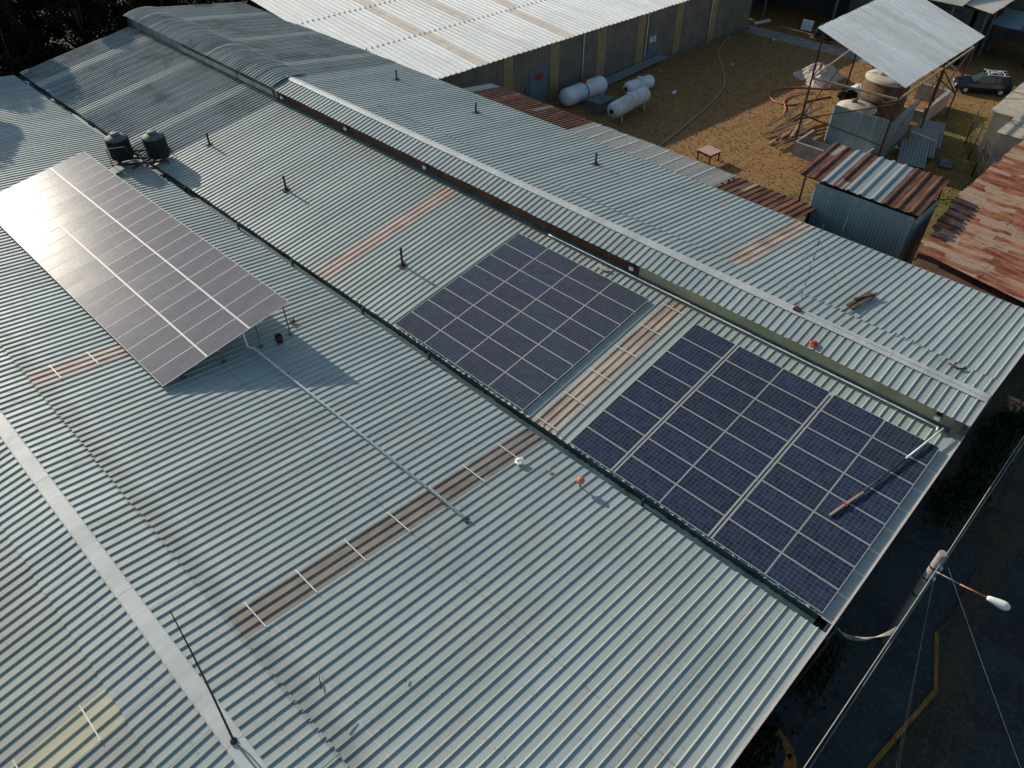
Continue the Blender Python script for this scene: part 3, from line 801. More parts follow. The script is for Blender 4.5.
blob('plastic_bag', M['redp'], (9.42, 7.15, 2.11), .14, 'crumpled red bag on the edge of the high roof', 'bag', 6, (1.2, 1.2, .6))
blob('debris', M['cloth'], (8.9, 17.1, zb(8.9)+.08), .12, 'pale rag scrap between the wall and the four-wide array', 'scrap', 9, (1, 3.2, .5))
mb = MB(); 
for k, (dx, dy) in enumerate(((0, 0), (.03, .12), (-.05, -.1))):
    mb.bar((12.6+dx, 7.2+dy, zc(12.6)+.09+.03*k), (14.6+dx*2, 7.05+dy*1.2, zc(14.6)+.10+.03*k), .13, .05)
mb.bar((13.3, 7.35, zc(13.3)+.2), (14.7, 6.9, zc(14.7)+.2), .07, .04); mb.bar((12.1, 7.3, zc(12.1)+.08), (12.7, 7.2, zc(12.7)+.1), .04, .03)
single(mb, 'timber_scrap', M['wood_d'], 'bundle of dark broken boards lying on the far slope', 'boards', (13.6, 7.1, zc(13.6)))
mb = MB(); mb.tube([(11.75, 2.9, zc(11.75)+.07), (11.6, 2.55, zc(11.6)+.1), (11.9, 2.3, zc(11.9)+.07)], .035, 6); 
single(mb, 'stick', M['rust'], 'short rusty rod near the street end of the high ridge', 'rod', (11.7, 2.6, zc(11.7)+.05))
for k, (x, y, l, an, lb) in enumerate(((-11.81, 9.84, .5, 1.1, 'brown stick low on the near roof, left of the other stick'), (-12.0, 8.5, .35, .3, 'brown stick on the near roof just right of the sheet overlap'),
                                   (-10.1, 8.5, .16, .6, 'tiny twig on the near roof at the bottom of the view'))):
    mb = MB(); mb.tube([(x, y, za(x)+.065), (x+cos(an)*l*.5, y+sin(an)*l*.5+.03, za(x+cos(an)*l*.5)+.07), (x+cos(an)*l, y+sin(an)*l, za(x+cos(an)*l)+.065)], [.02, .016, .008], 6)
    single(mb, 'stick', M['wood_d'], lb, 'stick', (x, y, za(x)+.05))

# ---- water tanks on their rusty platform
def tank(label, x, y, zt, first=[None]):
    if first[0] is None:
        t = thing('water_tank', label, 'water tank', (x, y, zt), 0, 'black water tanks')
        mb = MB(); pr = [(.60, 0), (.66, .06)]
        for k in range(7): pr += [(.66, .10+k*.15), (.64, .14+k*.15)]
        pr += [(.66, 1.12), (.66, 1.16)]
        mb.lathe((0, 0, 0), pr, 28); mb.build('body', M['black'], t, False)
        mb = MB(); mb.lathe((0, 0, 1.161), [(.66, 0), (.60, .07), (.40, .17), (.26, .22)], 28); mb.build('shoulder', M['dusty'], t, False)
        mb = MB(); mb.lathe((0, 0, 1.382), [(.25, 0), (.27, .03), (.25, .09), (.08, .12)], 20); mb.build('lid', M['dusty'], t, False)
        mb = MB(); mb.tube([(.5, -.47, .15), (.62, -.58, .15), (.62, -.58, -.3)], .03, 8); mb.build('outlet_pipe', M['dark'], t, False)
        first[0] = t
    else: t = copy_tree(first[0]); t.location = (x, y, zt); t['label'] = label; t.rotation_euler = (0, 0, 1.1)
    return t
TZ = .42
tank('black water tank with pale dusty dome, the one over the near roof', -.75, 46.15, TZ)
tank('black water tank with dirty dark dome, the one over the middle roof', .85, 44.75, TZ)
t = thing('tank_platform', 'rusty steel platform under the two black water tanks', 'platform', (0, 45.3, 0))
mb = MB()
for (a, b) in (((-1.6, 45.3), (.3, 47.1)), ((-1.0, 44.4), (1.7, 45.4)), ((-1.7, 45.6), (.9, 43.8)), ((-.4, 47.0), (1.8, 45.2)), ((-.9, 46.1), (1.2, 44.3))):
    mb.bar((a[0], a[1], TZ-.06), (b[0], b[1], TZ-.06), .09, .11)
mb.build('beam', M['rust'], t)
for (x, y) in ((-1.6, 45.4), (.9, 43.85), (1.65, 45.3), (-.3, 47.0)):
    mb = MB(); z0 = za(x) if x < 0 else zb(x); mb.bar((x, y, z0), (x, y, TZ-.06), .06, .06); mb.build('leg', M['rust'], t)
mb = MB(); mb.bar((-1.75, 45.3, TZ), (-1.75, 45.3, TZ+1.15), .04, .04); mb.bar((.05, 44.2, TZ-.2), (.05, 44.2, TZ+.9), .04, .04); mb.bar((-1.75, 45.3, TZ+1.1), (-.9, 44.8, TZ+1.1), .035, .035); mb.bar((-.9, 44.8, TZ+1.1), (-.5, 44.2, TZ-.1), .035, .035)
mb.build('rail', M['dark'], t)
mb = MB(); mb.obox((-2.6, 44.0, .48), (1.4, .6, -.05), (-.4, .7, 0), (0, 0, .03)); single(mb, 'loose_sheet', M['gutter'], 'dark loose sheet on the roof in front of the water tanks', 'sheet', (-2.0, 44.4, .4))

# ================================================================== ground, road
mb = MB(); mb.quad((-260, -260, G-.012), (320, -260, G-.012), (320, 320, G-.012), (-260, 320, G-.012)); struct(mb, 'ground', M['dirt'])
mb = MB(); mb.quad((FX-.1, 5.0, G), (75, 5.0, G), (75, 45, G), (FX-.1, 45, G)); struct(mb, 'yard', M['grass_g'])
mb = MB(); mb.quad((-60, -40, G-.004), (120, -40, G-.004), (120, -1.35, G-.004), (-60, -1.35, G-.004)); struct(mb, 'road', M['asphalt'])
kerb = [(-6, -1.55), (-.37, -1.70), (3.60, -2.22), (5.79, -1.39), (6.82, -1.60), (9.58, -1.50), (14.5, -.85), (22, -.6)]
mb = MB()
top = G+.12
for (a, b) in zip(kerb, kerb[1:]):
    mb.add([(a[0], a[1], top), (b[0], b[1], top), (b[0], Y0+.3, top), (a[0], Y0+.3, top), (a[0], a[1], G-.01), (b[0], b[1], G-.01)], [(0, 1, 2, 3), (4, 5, 1, 0)])
struct(mb, 'forecourt', M['pave'])
mb = MB()
for i, (a, b) in enumerate(zip(kerb, kerb[1:])):
    if i not in (0, 1, 2, 3, 4): continue
    wd = .15
    mb.add([(a[0], a[1]-wd, top+.03), (b[0], b[1]-wd, top+.03), (b[0], b[1], top+.03), (a[0], a[1], top+.03),
            (a[0], a[1]-wd, G-.01), (b[0], b[1]-wd, G-.01), (b[0], b[1], G+.1), (a[0], a[1], G+.1)],
           [(0,1,2,3),(4,5,1,0),(3,2,6,7)], 0 if i < 3 else 1)
struct(mb, 'kerb', [M['yellow'], M['dirt']])
mb = MB(); mb.add([(-1.9, .15, top+.004), (-1.45, .95, top+.004), (-1.2, .9, top+.004), (-1.5, .2, top+.004)], [(0, 3, 2, 1)]); mb.add([(-2.5, .1, top+.004), (-2.2, -.3, top+.004), (-1.6, .1, top+.004), (-1.8, .35, top+.004)], [(0, 1, 2, 3)])
struct(mb, 'painted_marking', M['yellow'])
mb = MB()
mb.add([(10.5, -.95, top+.005), (22, -.4, top+.005), (22, Y0+.2, top+.005), (10.5, Y0+.2, top+.005)], [(0, 1, 2, 3)])
mb.add([(-6, -3.1, G+.004), (3.4, -3.7, G+.004), (6.2, -2.6, G+.004), (14, -2.0, G+.004), (22, -1.6, G+.004), (22, -.7, G+.004), (14.5, -.95, G+.004), (6.8, -1.7, G+.004), (3.6, -2.3, G+.004), (-6, -1.65, G+.004)], [tuple(range(10))])
struct(mb, 'verge', M['dirt'])
# weeds by the building
rr = random.Random(11); mb = MB()
for k in range(5200):
    c = rr.choice(((13.5, .1), (15.5, .2), (17.2, .35), (12.2, .5), (18.8, .1), (-2.5, 1.15), (1.5, 1.1)))
    x = c[0]+rr.gauss(0, .7); y = min(Y0+.2, c[1]+rr.gauss(0, .33)); h = rr.uniform(.08, .34); a = rr.uniform(0, 2*pi); s_ = rr.uniform(.03, .09); l = rr.uniform(-.15, .15)
    mb.add([(x-cos(a)*s_, y-sin(a)*s_, top), (x+cos(a)*s_, y+sin(a)*s_, top), (x+l, y+l*.5, top+h)], [(0, 1, 2)])
struct(mb, 'weeds', M['weed'], 'stuff')
rr = random.Random(12); mb = MB()
for k in range(30000):
    x = rr.uniform(FX+.3, 70); y = rr.uniform(5.2, 40.3); h = rr.uniform(.03, .11)*(1.4 if rr.random() < .08 else 1); a = rr.uniform(0, 2*pi); s_ = rr.uniform(.02, .07); l = rr.uniform(-.08, .08)
    mb.add([(x-cos(a)*s_, y-sin(a)*s_, G), (x+cos(a)*s_, y+sin(a)*s_, G), (x+l, y-l, G+h)], [(0, 1, 2)], 0 if rr.random() < (.7 if y > 16 else .15) else 1)
struct(mb, 'grass', [simple('dry_grass', (.34, .20, .07), .95, 0, .4, .5), simple('green_grass', (.13, .125, .03), .95, 0, .4, .5)], 'stuff')
mb = MB(); mb.quad((58.1, 25.5, G+.02), (60.2, 26.0, G+.02), (60.0, 41, G+.02), (57.7, 40.2, G+.02)); struct(mb, 'footpath', M['pathc'])

# ---- utility pole, lamp, wires
px, py, pz = 4.17, -.24, 1.1
t = thing('utility_pole', 'concrete utility pole with clamps standing by the factory corner', 'utility pole', (px, py, G))
mb = MB(); mb.tube([(px, py, G), (px, py, pz)], [.16, .125], 14); mb.build('shaft', M['conc_pole'], t)
mb = MB()
for z in (pz-.75, pz-1.35, pz-2.3): mb.lathe((px, py, z), [(.145, 0), (.145, .07)], 12)
mb.build('clamp', M['dark'], t)
mb = MB(); mb.lathe((px+.05, py-.18, pz-.78), [(.03, 0), (.06, .04), (.03, .08), (.055, .12), (.02, .16)], 10); mb.lathe((px+.05, py-.18, pz-1.38), [(.03, 0), (.06, .04), (.03, .08), (.055, .12)], 10); mb.build('insulator', M['offwhite'], t)
t = thing('street_lamp', 'white bulb-shaped street lamp head on a thin orange arm', 'street lamp', (3.8, -.36, .62))
arm = [V((3.80, -.36, .62)), V((3.74, -1.05, .74)), V((3.79, -1.80, .80))]
mb = MB(); mb.tube([arm[0], arm[1]], .02, 8); mb.build('arm', M['conc_pole'], t)
mb = MB(); mb.tube([arm[1], arm[2]], .024, 8); mb.build('arm_end', M['orange'], t)
mb = MB(); d = V((.13, -.62, -.05)); mb.lathe(arm[2], [(.05, 0), (.08, .05), (.10, .18), (.125, .30), (.14, .42), (.135, .52), (.10, .60), (.04, .64)], 16, axis=d); mb.build('lamp_head', M['white'], t)
def sag(a, b, s_, n=14):
    a, b = V(a), V(b); return [a.lerp(b, i/n) - V((0, 0, 4*s_*(i/n)*(1-i/n))) for i in range(n+1)]
mb = MB(); mb.tube(sag((px+.1, py-.1, pz-.35), (42, -.6, pz-.2), .5), .014, 6); mb.tube(sag((px+.1, py-.1, pz-.35), (-30, 0.1, pz-.6), .35), .014, 6); single(mb, 'power_line', M['rope'], 'pale overhead wire running along the street past the pole', 'wire', (px, py, pz-.3))
mb = MB(); mb.tube(sag((px+.15, py-.16, pz-1.3), (42, -.9, pz-1.1), .6), .03, 6); mb.tube(sag((px+.15, py-.16, pz-1.3), (-30, -.2, pz-1.6), .5), .018, 6); single(mb, 'power_line', M['gutter'], 'thicker dark blue cable running below the pale overhead wire', 'wire', (px, py, pz-1.3))
mb = MB(); mb.tube(sag((px+.1, py-.15, pz-.3), (-9.8, -11.8, .9), .35), .004, 5); single(mb, 'power_line', M['gutter'], 'thin wire leaving the pole across the street towards the bottom right', 'wire', (px, py-.2, pz-.4))
mb = MB()
for k in range(2): mb.tube(sag((px-.08, py-.06, .50-.08*k), (-7.5, -3.15-.12*k, .5), .12), .004, 5)
single(mb, 'power_line', M['dark'], 'pair of faint thin wires dropping steeply from the pole', 'wire', (px, py-.3, pz-.8))
mb = MB()
for k in range(4): mb.tube(sag((.50+.05*k, 1.0, -.30-.03*k), (.62+.10*k, -.27, .88), .34+.15*k), .012, 6)
single(mb, 'service_cable', M['rope'], 'bundle of drooping pale service cables between roof corner and pole', 'cable', (.9, .6, -.3))

# ================================================================== trees beyond the far gable
def leaf_mesh(seed, R_, H_, nleaf, ls, mats, zlo=.10):
    rr = random.Random(seed); mb = MB(); cl = []
    for k in range(34):
        a = rr.uniform(0, 2*pi); r = R_*sqrt(rr.random())*.82; z = H_*(zlo + (1-zlo)*rr.random()**.8)
        sh_ = sqrt(max(.1, 1-((z/H_-zlo)/(1-zlo))**2.2)); cl.append((cos(a)*r*sh_, sin(a)*r*sh_, z, rr.uniform(.16, .30)*R_))
    for k in range(nleaf):
        c = rr.choice(cl)
        d = V((rr.gauss(0, 1), rr.gauss(0, 1), rr.gauss(0, 1))).normalized()*c[3]*rr.random()**.4
        p = V((c[0], c[1], c[2])) + V((d.x, d.y, d.z*.8))
        n1 = V((rr.gauss(0, 1), rr.gauss(0, 1), rr.gauss(0, 1)+.5)).normalized(); a = n1.orthogonal().normalized(); b = n1.cross(a)
        th = rr.uniform(0, pi); a, b = a*cos(th)+b*sin(th), b*cos(th)-a*sin(th); l = ls*rr.uniform(.6, 1.4)
        mb.add([p-a*l, p+b*l*.5, p+a*l, p-b*l*.5], [(0, 1, 2, 3)], 0 if rr.random() < .93 else 1)
    return mb, cl
def tree_proto(seed, R_, H_, nleaf, ls):
    t = thing('broadleaf_tree', '', 'tree', (0, 0, G), 0, 'trees beyond the far gable')
    mb, cl = leaf_mesh(seed, R_, H_, nleaf, ls, None)
    mb.build('crown', [M['leaf'], M['leaf_dry']], t, False)
    rr = random.Random(seed+5); tr = MB()
    tr.tube([(0, 0, 0), (.1, 0, H_*.25), (0, .15, H_*.5), (.1, .1, H_*.8)], [.38, .30, .2, .06], 9)
    for c in cl[:14]: tr.tube([(0, .05, H_*rr.uniform(.2, .45)), (c[0]*.5, c[1]*.5, c[2]*.75), (c[0], c[1], c[2])], [.13, .08, .03], 6)
    tr.build('trunk', M['bark'], t, False)
    return t
protos = [tree_proto(31, 5.4, 13.2, 22000, .18), tree_proto(37, 5.8, 14.0, 22000, .19)]
spots = [(-27.5, 72.0, 0, 1.05, 'tree far outside the left edge of the row'), (-13.5, 71.5, 0, 1.0, 'dark leafy tree behind the near roof, at the left end of the row'), (-6.5, 73.5, 1, .98, 'dark tree behind the near roof, second from the left'),
         (1.5, 72.5, 0, .74, 'dark tree right behind the corner where gutter and far gable meet'), (8.2, 74.0, 1, .68, 'dark tree behind the far end of the rounded ridge hood'),
         (15.0, 72.0, 0, .62, 'dark tree behind the old sheets of the far slope'), (22.5, 73.5, 1, .62, 'smaller tree whose twigs overhang the white roofed warehouse'),
         (-2.5, 82, 1, .95, 'tall tree in the second row behind the near roof'), (6.0, 84.5, 0, .88, 'tall tree in the second row behind the middle roof'), (14.5, 83, 1, .80, 'tall tree in the second row behind the ridge hood'),
         (-20, 76, 1, 1.0, 'tree outside the left edge of the row'), (24.5, 84, 0, .75, 'tall tree in the second row behind the warehouse end')]
us = set()
for (x, y, pi_, s_, lb) in spots:
    if pi_ not in us: o = protos[pi_]; us.add(pi_)
    else: o = copy_tree(protos[pi_])
    o.location = (x, y, G); o.scale = (s_, s_, s_); o.rotation_euler = (0, 0, random.uniform(0, 6.28)); o['label'] = lb

mb = MB(); rr = random.Random(17)
for k in range(42000):
    x = rr.uniform(-34, 34); y = 67.6 + 26*rr.random()**1.3; h = rr.random()**.8*(2.2+1.6*sin(x*.7)+1.2*sin(x*1.9+y)+ (y-67)*.14)
    a = V((rr.gauss(0, 1), rr.gauss(0, 1), rr.gauss(0, 1))).normalized()*rr.uniform(.12, .3); b = a.orthogonal().normalized()*a.length*.5; p = V((x, y, G+.2+max(0, h)))
    mb.add([p-a, p+b, p+a, p-b], [(0, 1, 2, 3)], 0 if rr.random() < .94 else 1)
struct(mb, 'undergrowth', [M['leaf'], M['leaf_dry']], 'stuff')
mb = MB(); mb.quad((-80, 66.6, G+.01), (70, 66.6, G+.01), (70, 240, G+.01), (-80, 240, G+.01)); struct(mb, 'woodland_floor', simple('leaf_litter', (.03, .026, .018), .95, 0, .5, .6))
# ================================================================== warehouse
WA = radians(-5.5); we = V((cos(WA), sin(WA), 0)); wn = V((sin(-WA), cos(WA), 0)); W0 = V((27.4, 41.1, .2))
wh = thing('warehouse', 'long warehouse with white ribbed roof and grey brown wall with ochre panels', 'warehouse', tuple(W0 + we*10 + wn*.4 + V((0, 0, G-.2))))
TW = tan(radians(2.8)); wu = (wn + V((0, 0, TW))).normalized(); wN = (V((0, 0, 1)) - wn*TW).normalized()
# roof material works in the building's own space, so turn the child instead of the mesh
def wrows(s0, s1):
    out = []; s_ = s0; cs = (-2.9, 2.0, 6.95, 12.0, 17.0, 22.0, 27.0)
    while s_ < s1:
        c_ = s_+.5; out.append((s_, s_+1.0, 1 if any(abs(c_-q) < .5 for q in cs) else 0)); s_ += 1.0
    return out
mb = MB(); corr(mb, W0, wu, we, wN, 7.75, wrows(-10, 33), TRAPH, .50, seed=41, jit=.03, zj=.006)
corr(mb, W0+wu*7.72+wN*.008, wu, we, wN, 7.75, wrows(-10.3, 33), TRAPH, .50, seed=42, jit=.02, zj=.003)
corr(mb, W0+wu*15.42+wN*.016, wu, we, wN, 12.0, wrows(-10, 33), TRAPH, .50, seed=43, jit=.05, zj=.006)
mb.build('roof', [M['roof_w'], M['tan_strip']], wh)
B0 = W0 + wn*.45; B0.z = G
mb = MB(); mb.obox(B0 - we*9.7, we*41.5, wn*.2, (0, 0, 4.62)); mb.build('wall', M['wh_wall'], wh)
mb = MB(); mb.obox(B0 + we*31.6, wn*25, we*.2, (0, 0, 4.62)); mb.obox(B0 - we*9.6, wn*25, we*.2, (0, 0, 4.62)); mb.build('wall', M['wh_wall'], wh)
# vertical ribs of the cladding
mb = MB(); s_ = -9.5
while s_ < 31.5:
    mb.obox(B0 + we*s_ - wn*.03, we*.05, wn*.03, (0, 0, 4.60)); s_ += .25
mb.build('cladding_rib', M['wh_wall'], wh)
for s_ in (.2, 5.15, 10.55, 15.55, 20.65, 25.7):
    mb = MB()
    for k in range(4): mb.obox(B0 + we*(s_-.5+k*.25) - wn*.045, we*.19, wn*.04, (0, 0, 4.55))
    mb.obox(B0 + we*(s_-.5) - wn*.033, we*.95, wn*.03, (0, 0, 4.55)); mb.build('ochre_panel', M['wh_yel'], wh)
for s_ in (8.3, 16.2, 25.2):
    mb = MB(); p = B0 + we*s_ - wn*.12; mb.tube([p+V((0,0,4.55)), p+V((0,0,.1))], .05, 8); mb.build('downpipe', M['offwhite'], wh)
mb = MB(); mb.obox(B0 + we*2.4 - wn*.07, we*1.9, wn*.06, (0, 0, 2.9)); d1 = mb.build('door', M['wh_blue'], wh)
mb = MB(); mb.obox(B0 + we*2.95 - wn*.10, we*.9, wn*.03, V((0, 0, .55))); 
for v in range(len(mb.v)): mb.v[v] = (mb.v[v][0], mb.v[v][1], mb.v[v][2]+2.0)
mb.build('sign', M['redp'], d1)
mb = MB(); mb.obox(B0 + we*1.95 - wn*.12 + V((0,0,1.3)), we*.28, wn*.1, (0, 0, .5)); mb.build('meter_box', M['wh_blue'], wh)
mb = MB(); mb.obox(B0 + we*16.6 - wn*.07, we*1.2, wn*.06, (0, 0, 2.6)); d2 = mb.build('door', M['wh_blue'], wh)
mb = MB(); mb.obox(B0 + we*16.75 - wn*.10 + V((0,0,1.9)), we*.35, wn*.03, (0, 0, .5)); mb.obox(B0 + we*17.2 - wn*.10 + V((0,0,1.9)), we*.35, wn*.03, (0, 0, .5)); mb.build('notice', M['offwhite'], d2)
mb = MB(); mb.obox(B0 - we*9.6 - wn*.35, we*41.5, wn*.3, (0, 0, .10)); mb.build('plinth', M['conc_dark'], wh)

# ================================================================== lean-to roofs against the far eave
def leanto(label, x0, x1, y0, y1, z0, z1, mats, sheets, prof, pitch, seed, name='lean_to_roof', smooth=False, jit=.05):
    t = thing(name, label, 'lean-to roof', (x0, y0, G), 0, None)
    u = V((x1-x0, 0, z1-z0)); nn = V((-(z1-z0), 0, x1-x0)).normalized()
    mb = MB(); corr(mb, (x0, 0, z0), u, (0, 1, 0), nn, u.length, sheets, prof, pitch, seed=seed, jit=jit, zj=.02, smooth=smooth)
    mb.build('sheeting', mats, t)
    k = 0; yy = y0+.3
    while yy < y1:
        mb = MB(); mb.bar((x1-.25, yy, G), (x1-.25, yy, z1-.08), .09, .09); mb.build('post', M['rust'], t); yy += max(3.2, (y1-y0-.6)/max(1, round((y1-y0)/4.0)))
    mb = MB(); mb.bar((x1-.25, y0, z1-.05), (x1-.25, y1, z1-.05), .08, .08); mb.bar(((x0+x1)/2, y0, (z0+z1)/2-.06), ((x0+x1)/2, y1, (z0+z1)/2-.06), .08, .08); mb.build('purlin', M['rust'], t)
    return t
def rnd_sheets(a, b, wd, weights, seed):
    r = random.Random(seed); return [(p, q, r.choices(range(len(weights)), weights)[0]) for p, q, _ in ordered(a, b, wd)]
leanto('maroon rusted lean-to roof between the far eave and the warehouse', FX+.1, 22.9, 28.9, 38.6, .62, .1, [M['rust_c'], M['blue_sheet'], M['rust_a']], rnd_sheets(28.9, 37.6, .85, (6, 0, 3), 3)+[(37.6, 38.6, 1)], TRAP, .28, 51)
t = leanto('pale grey wavy lean-to roof with thin white battens', FX+.1, 22.5, 18.2, 28.8, .66, .28, [M['leanto']], ordered(18.2, 28.8, .95), WAVE(.05), .17, 52, smooth=True)
for k in range(9):
    mb = MB(); y = 19.6 + k*1.06; mb.bar((FX+.2, y, .66+.07), (22.45, y+.05, .28+.08), .04, .03); mb.build('batten', M['white_batten'], t)
leanto('maroon and dark rusted lean-to roof beside the wavy grey one', FX+.1, 22.6, 13.2, 18.1, .66, .2, [M['rust_c'], M['dark'], M['rust_a']], rnd_sheets(13.2, 18.1, .8, (7, 1.5, 1), 8), TRAP, .40, 53)

# ---- steel shed with striped canopy
t = thing('metal_shed', 'blue grey corrugated shed under a patchy rust and zinc canopy', 'shed', (24.0, 10.6, G))
mb = MB(); corr(mb, (22.38, 8.35, G), (0, 0, 1), (0, 1, 0), (-1, 0, 0), 6.1, ordered(0, 5.3, 1.06), WAVE(.03), .17, seed=61, jit=.0, zj=.01, smooth=True)
mb.build('front_wall', M['steel_sheet'], t)
mb = MB(); corr(mb, (22.40, 8.33, G), (0, 0, 1), (1, 0, 0), (0, -1, 0), 6.0, ordered(0, 2.8, .93), WAVE(.03), .17, seed=62, jit=.0, smooth=True); mb.build('side_wall', M['steel_sheet'], t)
mb = MB(); mb.box((22.45, 13.55, G), (25.1, 13.61, 1.4)); mb.box((25.1, 8.36, G), (25.16, 13.55, 1.4)); mb.build('back_wall', M['steel_sheet'], t)
cz0 = 1.72
mb = MB(); st = [(8.2+i*.65, 8.2+(i+1)*.65, mm) for i, mm in enumerate((0, 0, 0, 1, 1, 1, 0, 1, 0, 0))]
u = V((3.95, .25, .02)); corr(mb, (22.3, 0, cz0+.06), u, (0, 1, 0), (0, 0, 1), 4.7, [(a, b, m_) for a, b, m_ in st], TRAPH, .65, seed=63, jit=.06, zj=.01)
mb.build('canopy', [M['rust_c'], M['blue_sheet']], t)
mb = MB()
for x in (22.5, 24.5, 26.6): mb.bar((x, 8.3, cz0-.02), (x, 14.6, cz0-.02), .07, .07)
for (x, y) in ((22.5, 14.3), (26.0, 14.3), (26.0, 8.5)): mb.bar((x, y, G), (x, y, cz0-.03), .08, .08)
mb.build('frame', M['rust'], t)

# ---- big flaking rusty roof at the right edge
t = thing('rusty_building', 'low building with a broad flaking rust and white corrugated roof', 'building', (30, 5, G))
mb = MB()
# rows of short sheets, ribs running along y, two laps
uu = V((.02, -1, -.02))
nn = V((0, 0, 1))
rr = random.Random(71)
ru = V((-.16, -1, -.012)).normalized(); rv = V((1, -.03, 0)).normalized()
for k in range(27):
    o_ = V((20.62, 7.38, 1.04+.02*(k % 2))) + rv*(k*.78) - ru*(min(.75, k*.10) if k < 9 else .75)
    corr(mb, o_, ru, rv, (0, 0, 1), 3.0, [(0, .80, 0)], TRAPH, .40, seed=k, jit=.10, zj=.01)
    corr(mb, o_+ru*2.80-V((0, 0, .008)), ru, rv, (0, 0, 1), 3.2, [(0, .80, 0)], TRAPH, .40, seed=k+99, jit=.10, zj=.01)
mb.build('roof', M['rust_b'], t)
mb = MB(); mb.box((20.75, 1.9, G), (20.9, 7.3, .85)); mb.box((20.9, 7.1, G), (41, 7.3, .92)); mb.build('wall', M['rustwall'], t)
mb = MB(); mb.obox((19.6, 1.6, .45), (1.12, 0, .12), (0, 5.6, 0), (0, 0, .04)); mb.build('eave_sheet', M['rustwall'], t)

# ---- beige roofed outbuilding
t = thing('beige_outbuilding', 'low outbuilding with stepped beige wavy roof at the right edge', 'outbuilding', (50, 8, G))
mb = MB(); corr(mb, (46.4, 11.9, -1.45), (0, -1, 0), (1, 0, 0), (0, 0, 1), 7, ordered(0, 9.5, 1), WAVE(.05), .19, seed=81, jit=.04, smooth=True)
corr(mb, (43.2, 10.3, -1.50), (0, -1, 0), (1, 0, 0), (0, 0, 1), 5, ordered(0, 3.3, 1.1), WAVE(.05), .19, seed=82, jit=.04, smooth=True)
mb.build('roof', simple('beige_fibre_cement', (.50, .44, .35), .85, 0, .18, 1.5), t)
mb = MB(); mb.box((43.4, 4, G), (46.5, 10.1, -1.56)); mb.box((46.6, 4, G), (55.7, 11.6, -1.5)); mb.build('wall', M['plaster'], t)

# ---- wire fence
t = thing('wire_fence', 'wire mesh fence on dark posts beside the rusty roof', 'fence', (42.5, 10.6, G))
fp = [(40.3, 9.5), (42.4, 10.5), (44.7, 11.6), (47.0, 12.7)]
for (x, y) in fp:
    mb = MB(); mb.tube([(x, y, G), (x, y, G+2.7)], .05, 8); mb.build('post', M['dark'], t)
mb = MB()
for (a, b) in zip(fp, fp[1:]):
    for z in (.1, .9, 1.7, 2.5): mb.tube([(a[0], a[1], G+z), (b[0], b[1], G+z)], .012, 5)
    for k in range(14):
        f0 = k/14; f1 = min(1, f0+.35); 
        A_ = V((a[0]+(b[0]-a[0])*f0, a[1]+(b[1]-a[1])*f0, G+.1)); B_ = V((a[0]+(b[0]-a[0])*f1, a[1]+(b[1]-a[1])*f1, G+.1+2.4*(f1-f0)/.35)); mb.tube([A_, B_], .007, 4)
mb.build('mesh', M['dark'], t)

# ================================================================== steel tower with roof, barrel, tanks
t = thing('steel_canopy', 'tall rusty steel frame carrying a big sloping blue grey corrugated roof', 'canopy', (44, 18.5, G))
L_ = V((37.7, 22.2, 3.95)); Bc = V((36.6, 15.1, 2.1)); Rc = V((50.4, 15.0, 1.9)); Tt = L_ + (Rc-Bc)
u = (L_-Bc); v_ = (Rc-Bc); nn = v_.cross(u).normalized()
mb = MB(); corr(mb, Bc, u, v_, nn, u.length, ordered(0, v_.length, 1.0), TRAPH, .33, seed=91, jit=.02, zj=.01); mb.build('roof', M['tower_sheet'], t)
hb = .9
posts = {'a': (37.3, 21.5), 'b': (37.7, 15.6), 'c': (46.0, 22.2), 'd': (51.0, 15.6), 'e': (51.2, 21.9), 'f': (45.2, 15.6), 'g': (52.6, 17.4)}
def rz_(x, y):
    s0 = V((x, y, 0)) - Bc; nz = nn; return Bc.z - (nz.x*(x-Bc.x)+nz.y*(y-Bc.y))/nz.z - .06
for k, (x, y) in posts.items():
    mb = MB(); mb.bar((x, y, G), (x, y, rz_(x, y) if k != 'g' else hb-.8), .10, .10); mb.build('post', M['rust'], t)
mb = MB()
for (a, b) in (('a', 'b'), ('b', 'f'), ('f', 'd'), ('a', 'c'), ('c', 'e'), ('d', 'e')):
    pa, pb = posts[a], posts[b]; mb.bar((*pa, hb), (*pb, hb), .10, .12)
mb.build('beam', M['wood'], t)
mb = MB()
for (a, b, z0, z1) in (('a', 'c', -1.8, hb), ('a', 'b', -1.7, -2.3), ('a', 'c', 1.0, 3.3), ('c', 'a', hb, 3.6), ('b', 'f', -2.6, .4), ('f', 'd', -2.0, hb), ('d', 'g', -1.2, -1.0), ('d', 'e', -2.6, .5), ('a', 'b', -2.0, hb-.3), ('f', 'd', hb, -2.6)):
    pa, pb = posts[a], posts[b]; mb.bar((*pa, z0), (*pb, z1), .07, .07)
mb.build('brace', M['rust'], t)
mb = MB()
for f in (.06, .35, .65, .94):
    p = Bc + u*f - nn*.07; mb.bar(p, p+v_, .08, .10, 0, nn)
mb.build('purlin', M['dark'], t)
mb = MB(); 
for k in range(9): 
    f = k/8; p = V((*posts['a'], hb)).lerp(V((*posts['b'], hb)), f)
    if k < 8: q = V((*posts['a'], hb)).lerp(V((*posts['b'], hb)), f+.125); mb.bar(p+V((-.1, 0, -.35 if k % 2 else 0)), q+V((-.1, 0, 0 if k % 2 else -.35)), .03, .03)
mb.build('lattice', M['steel_sheet'], t)

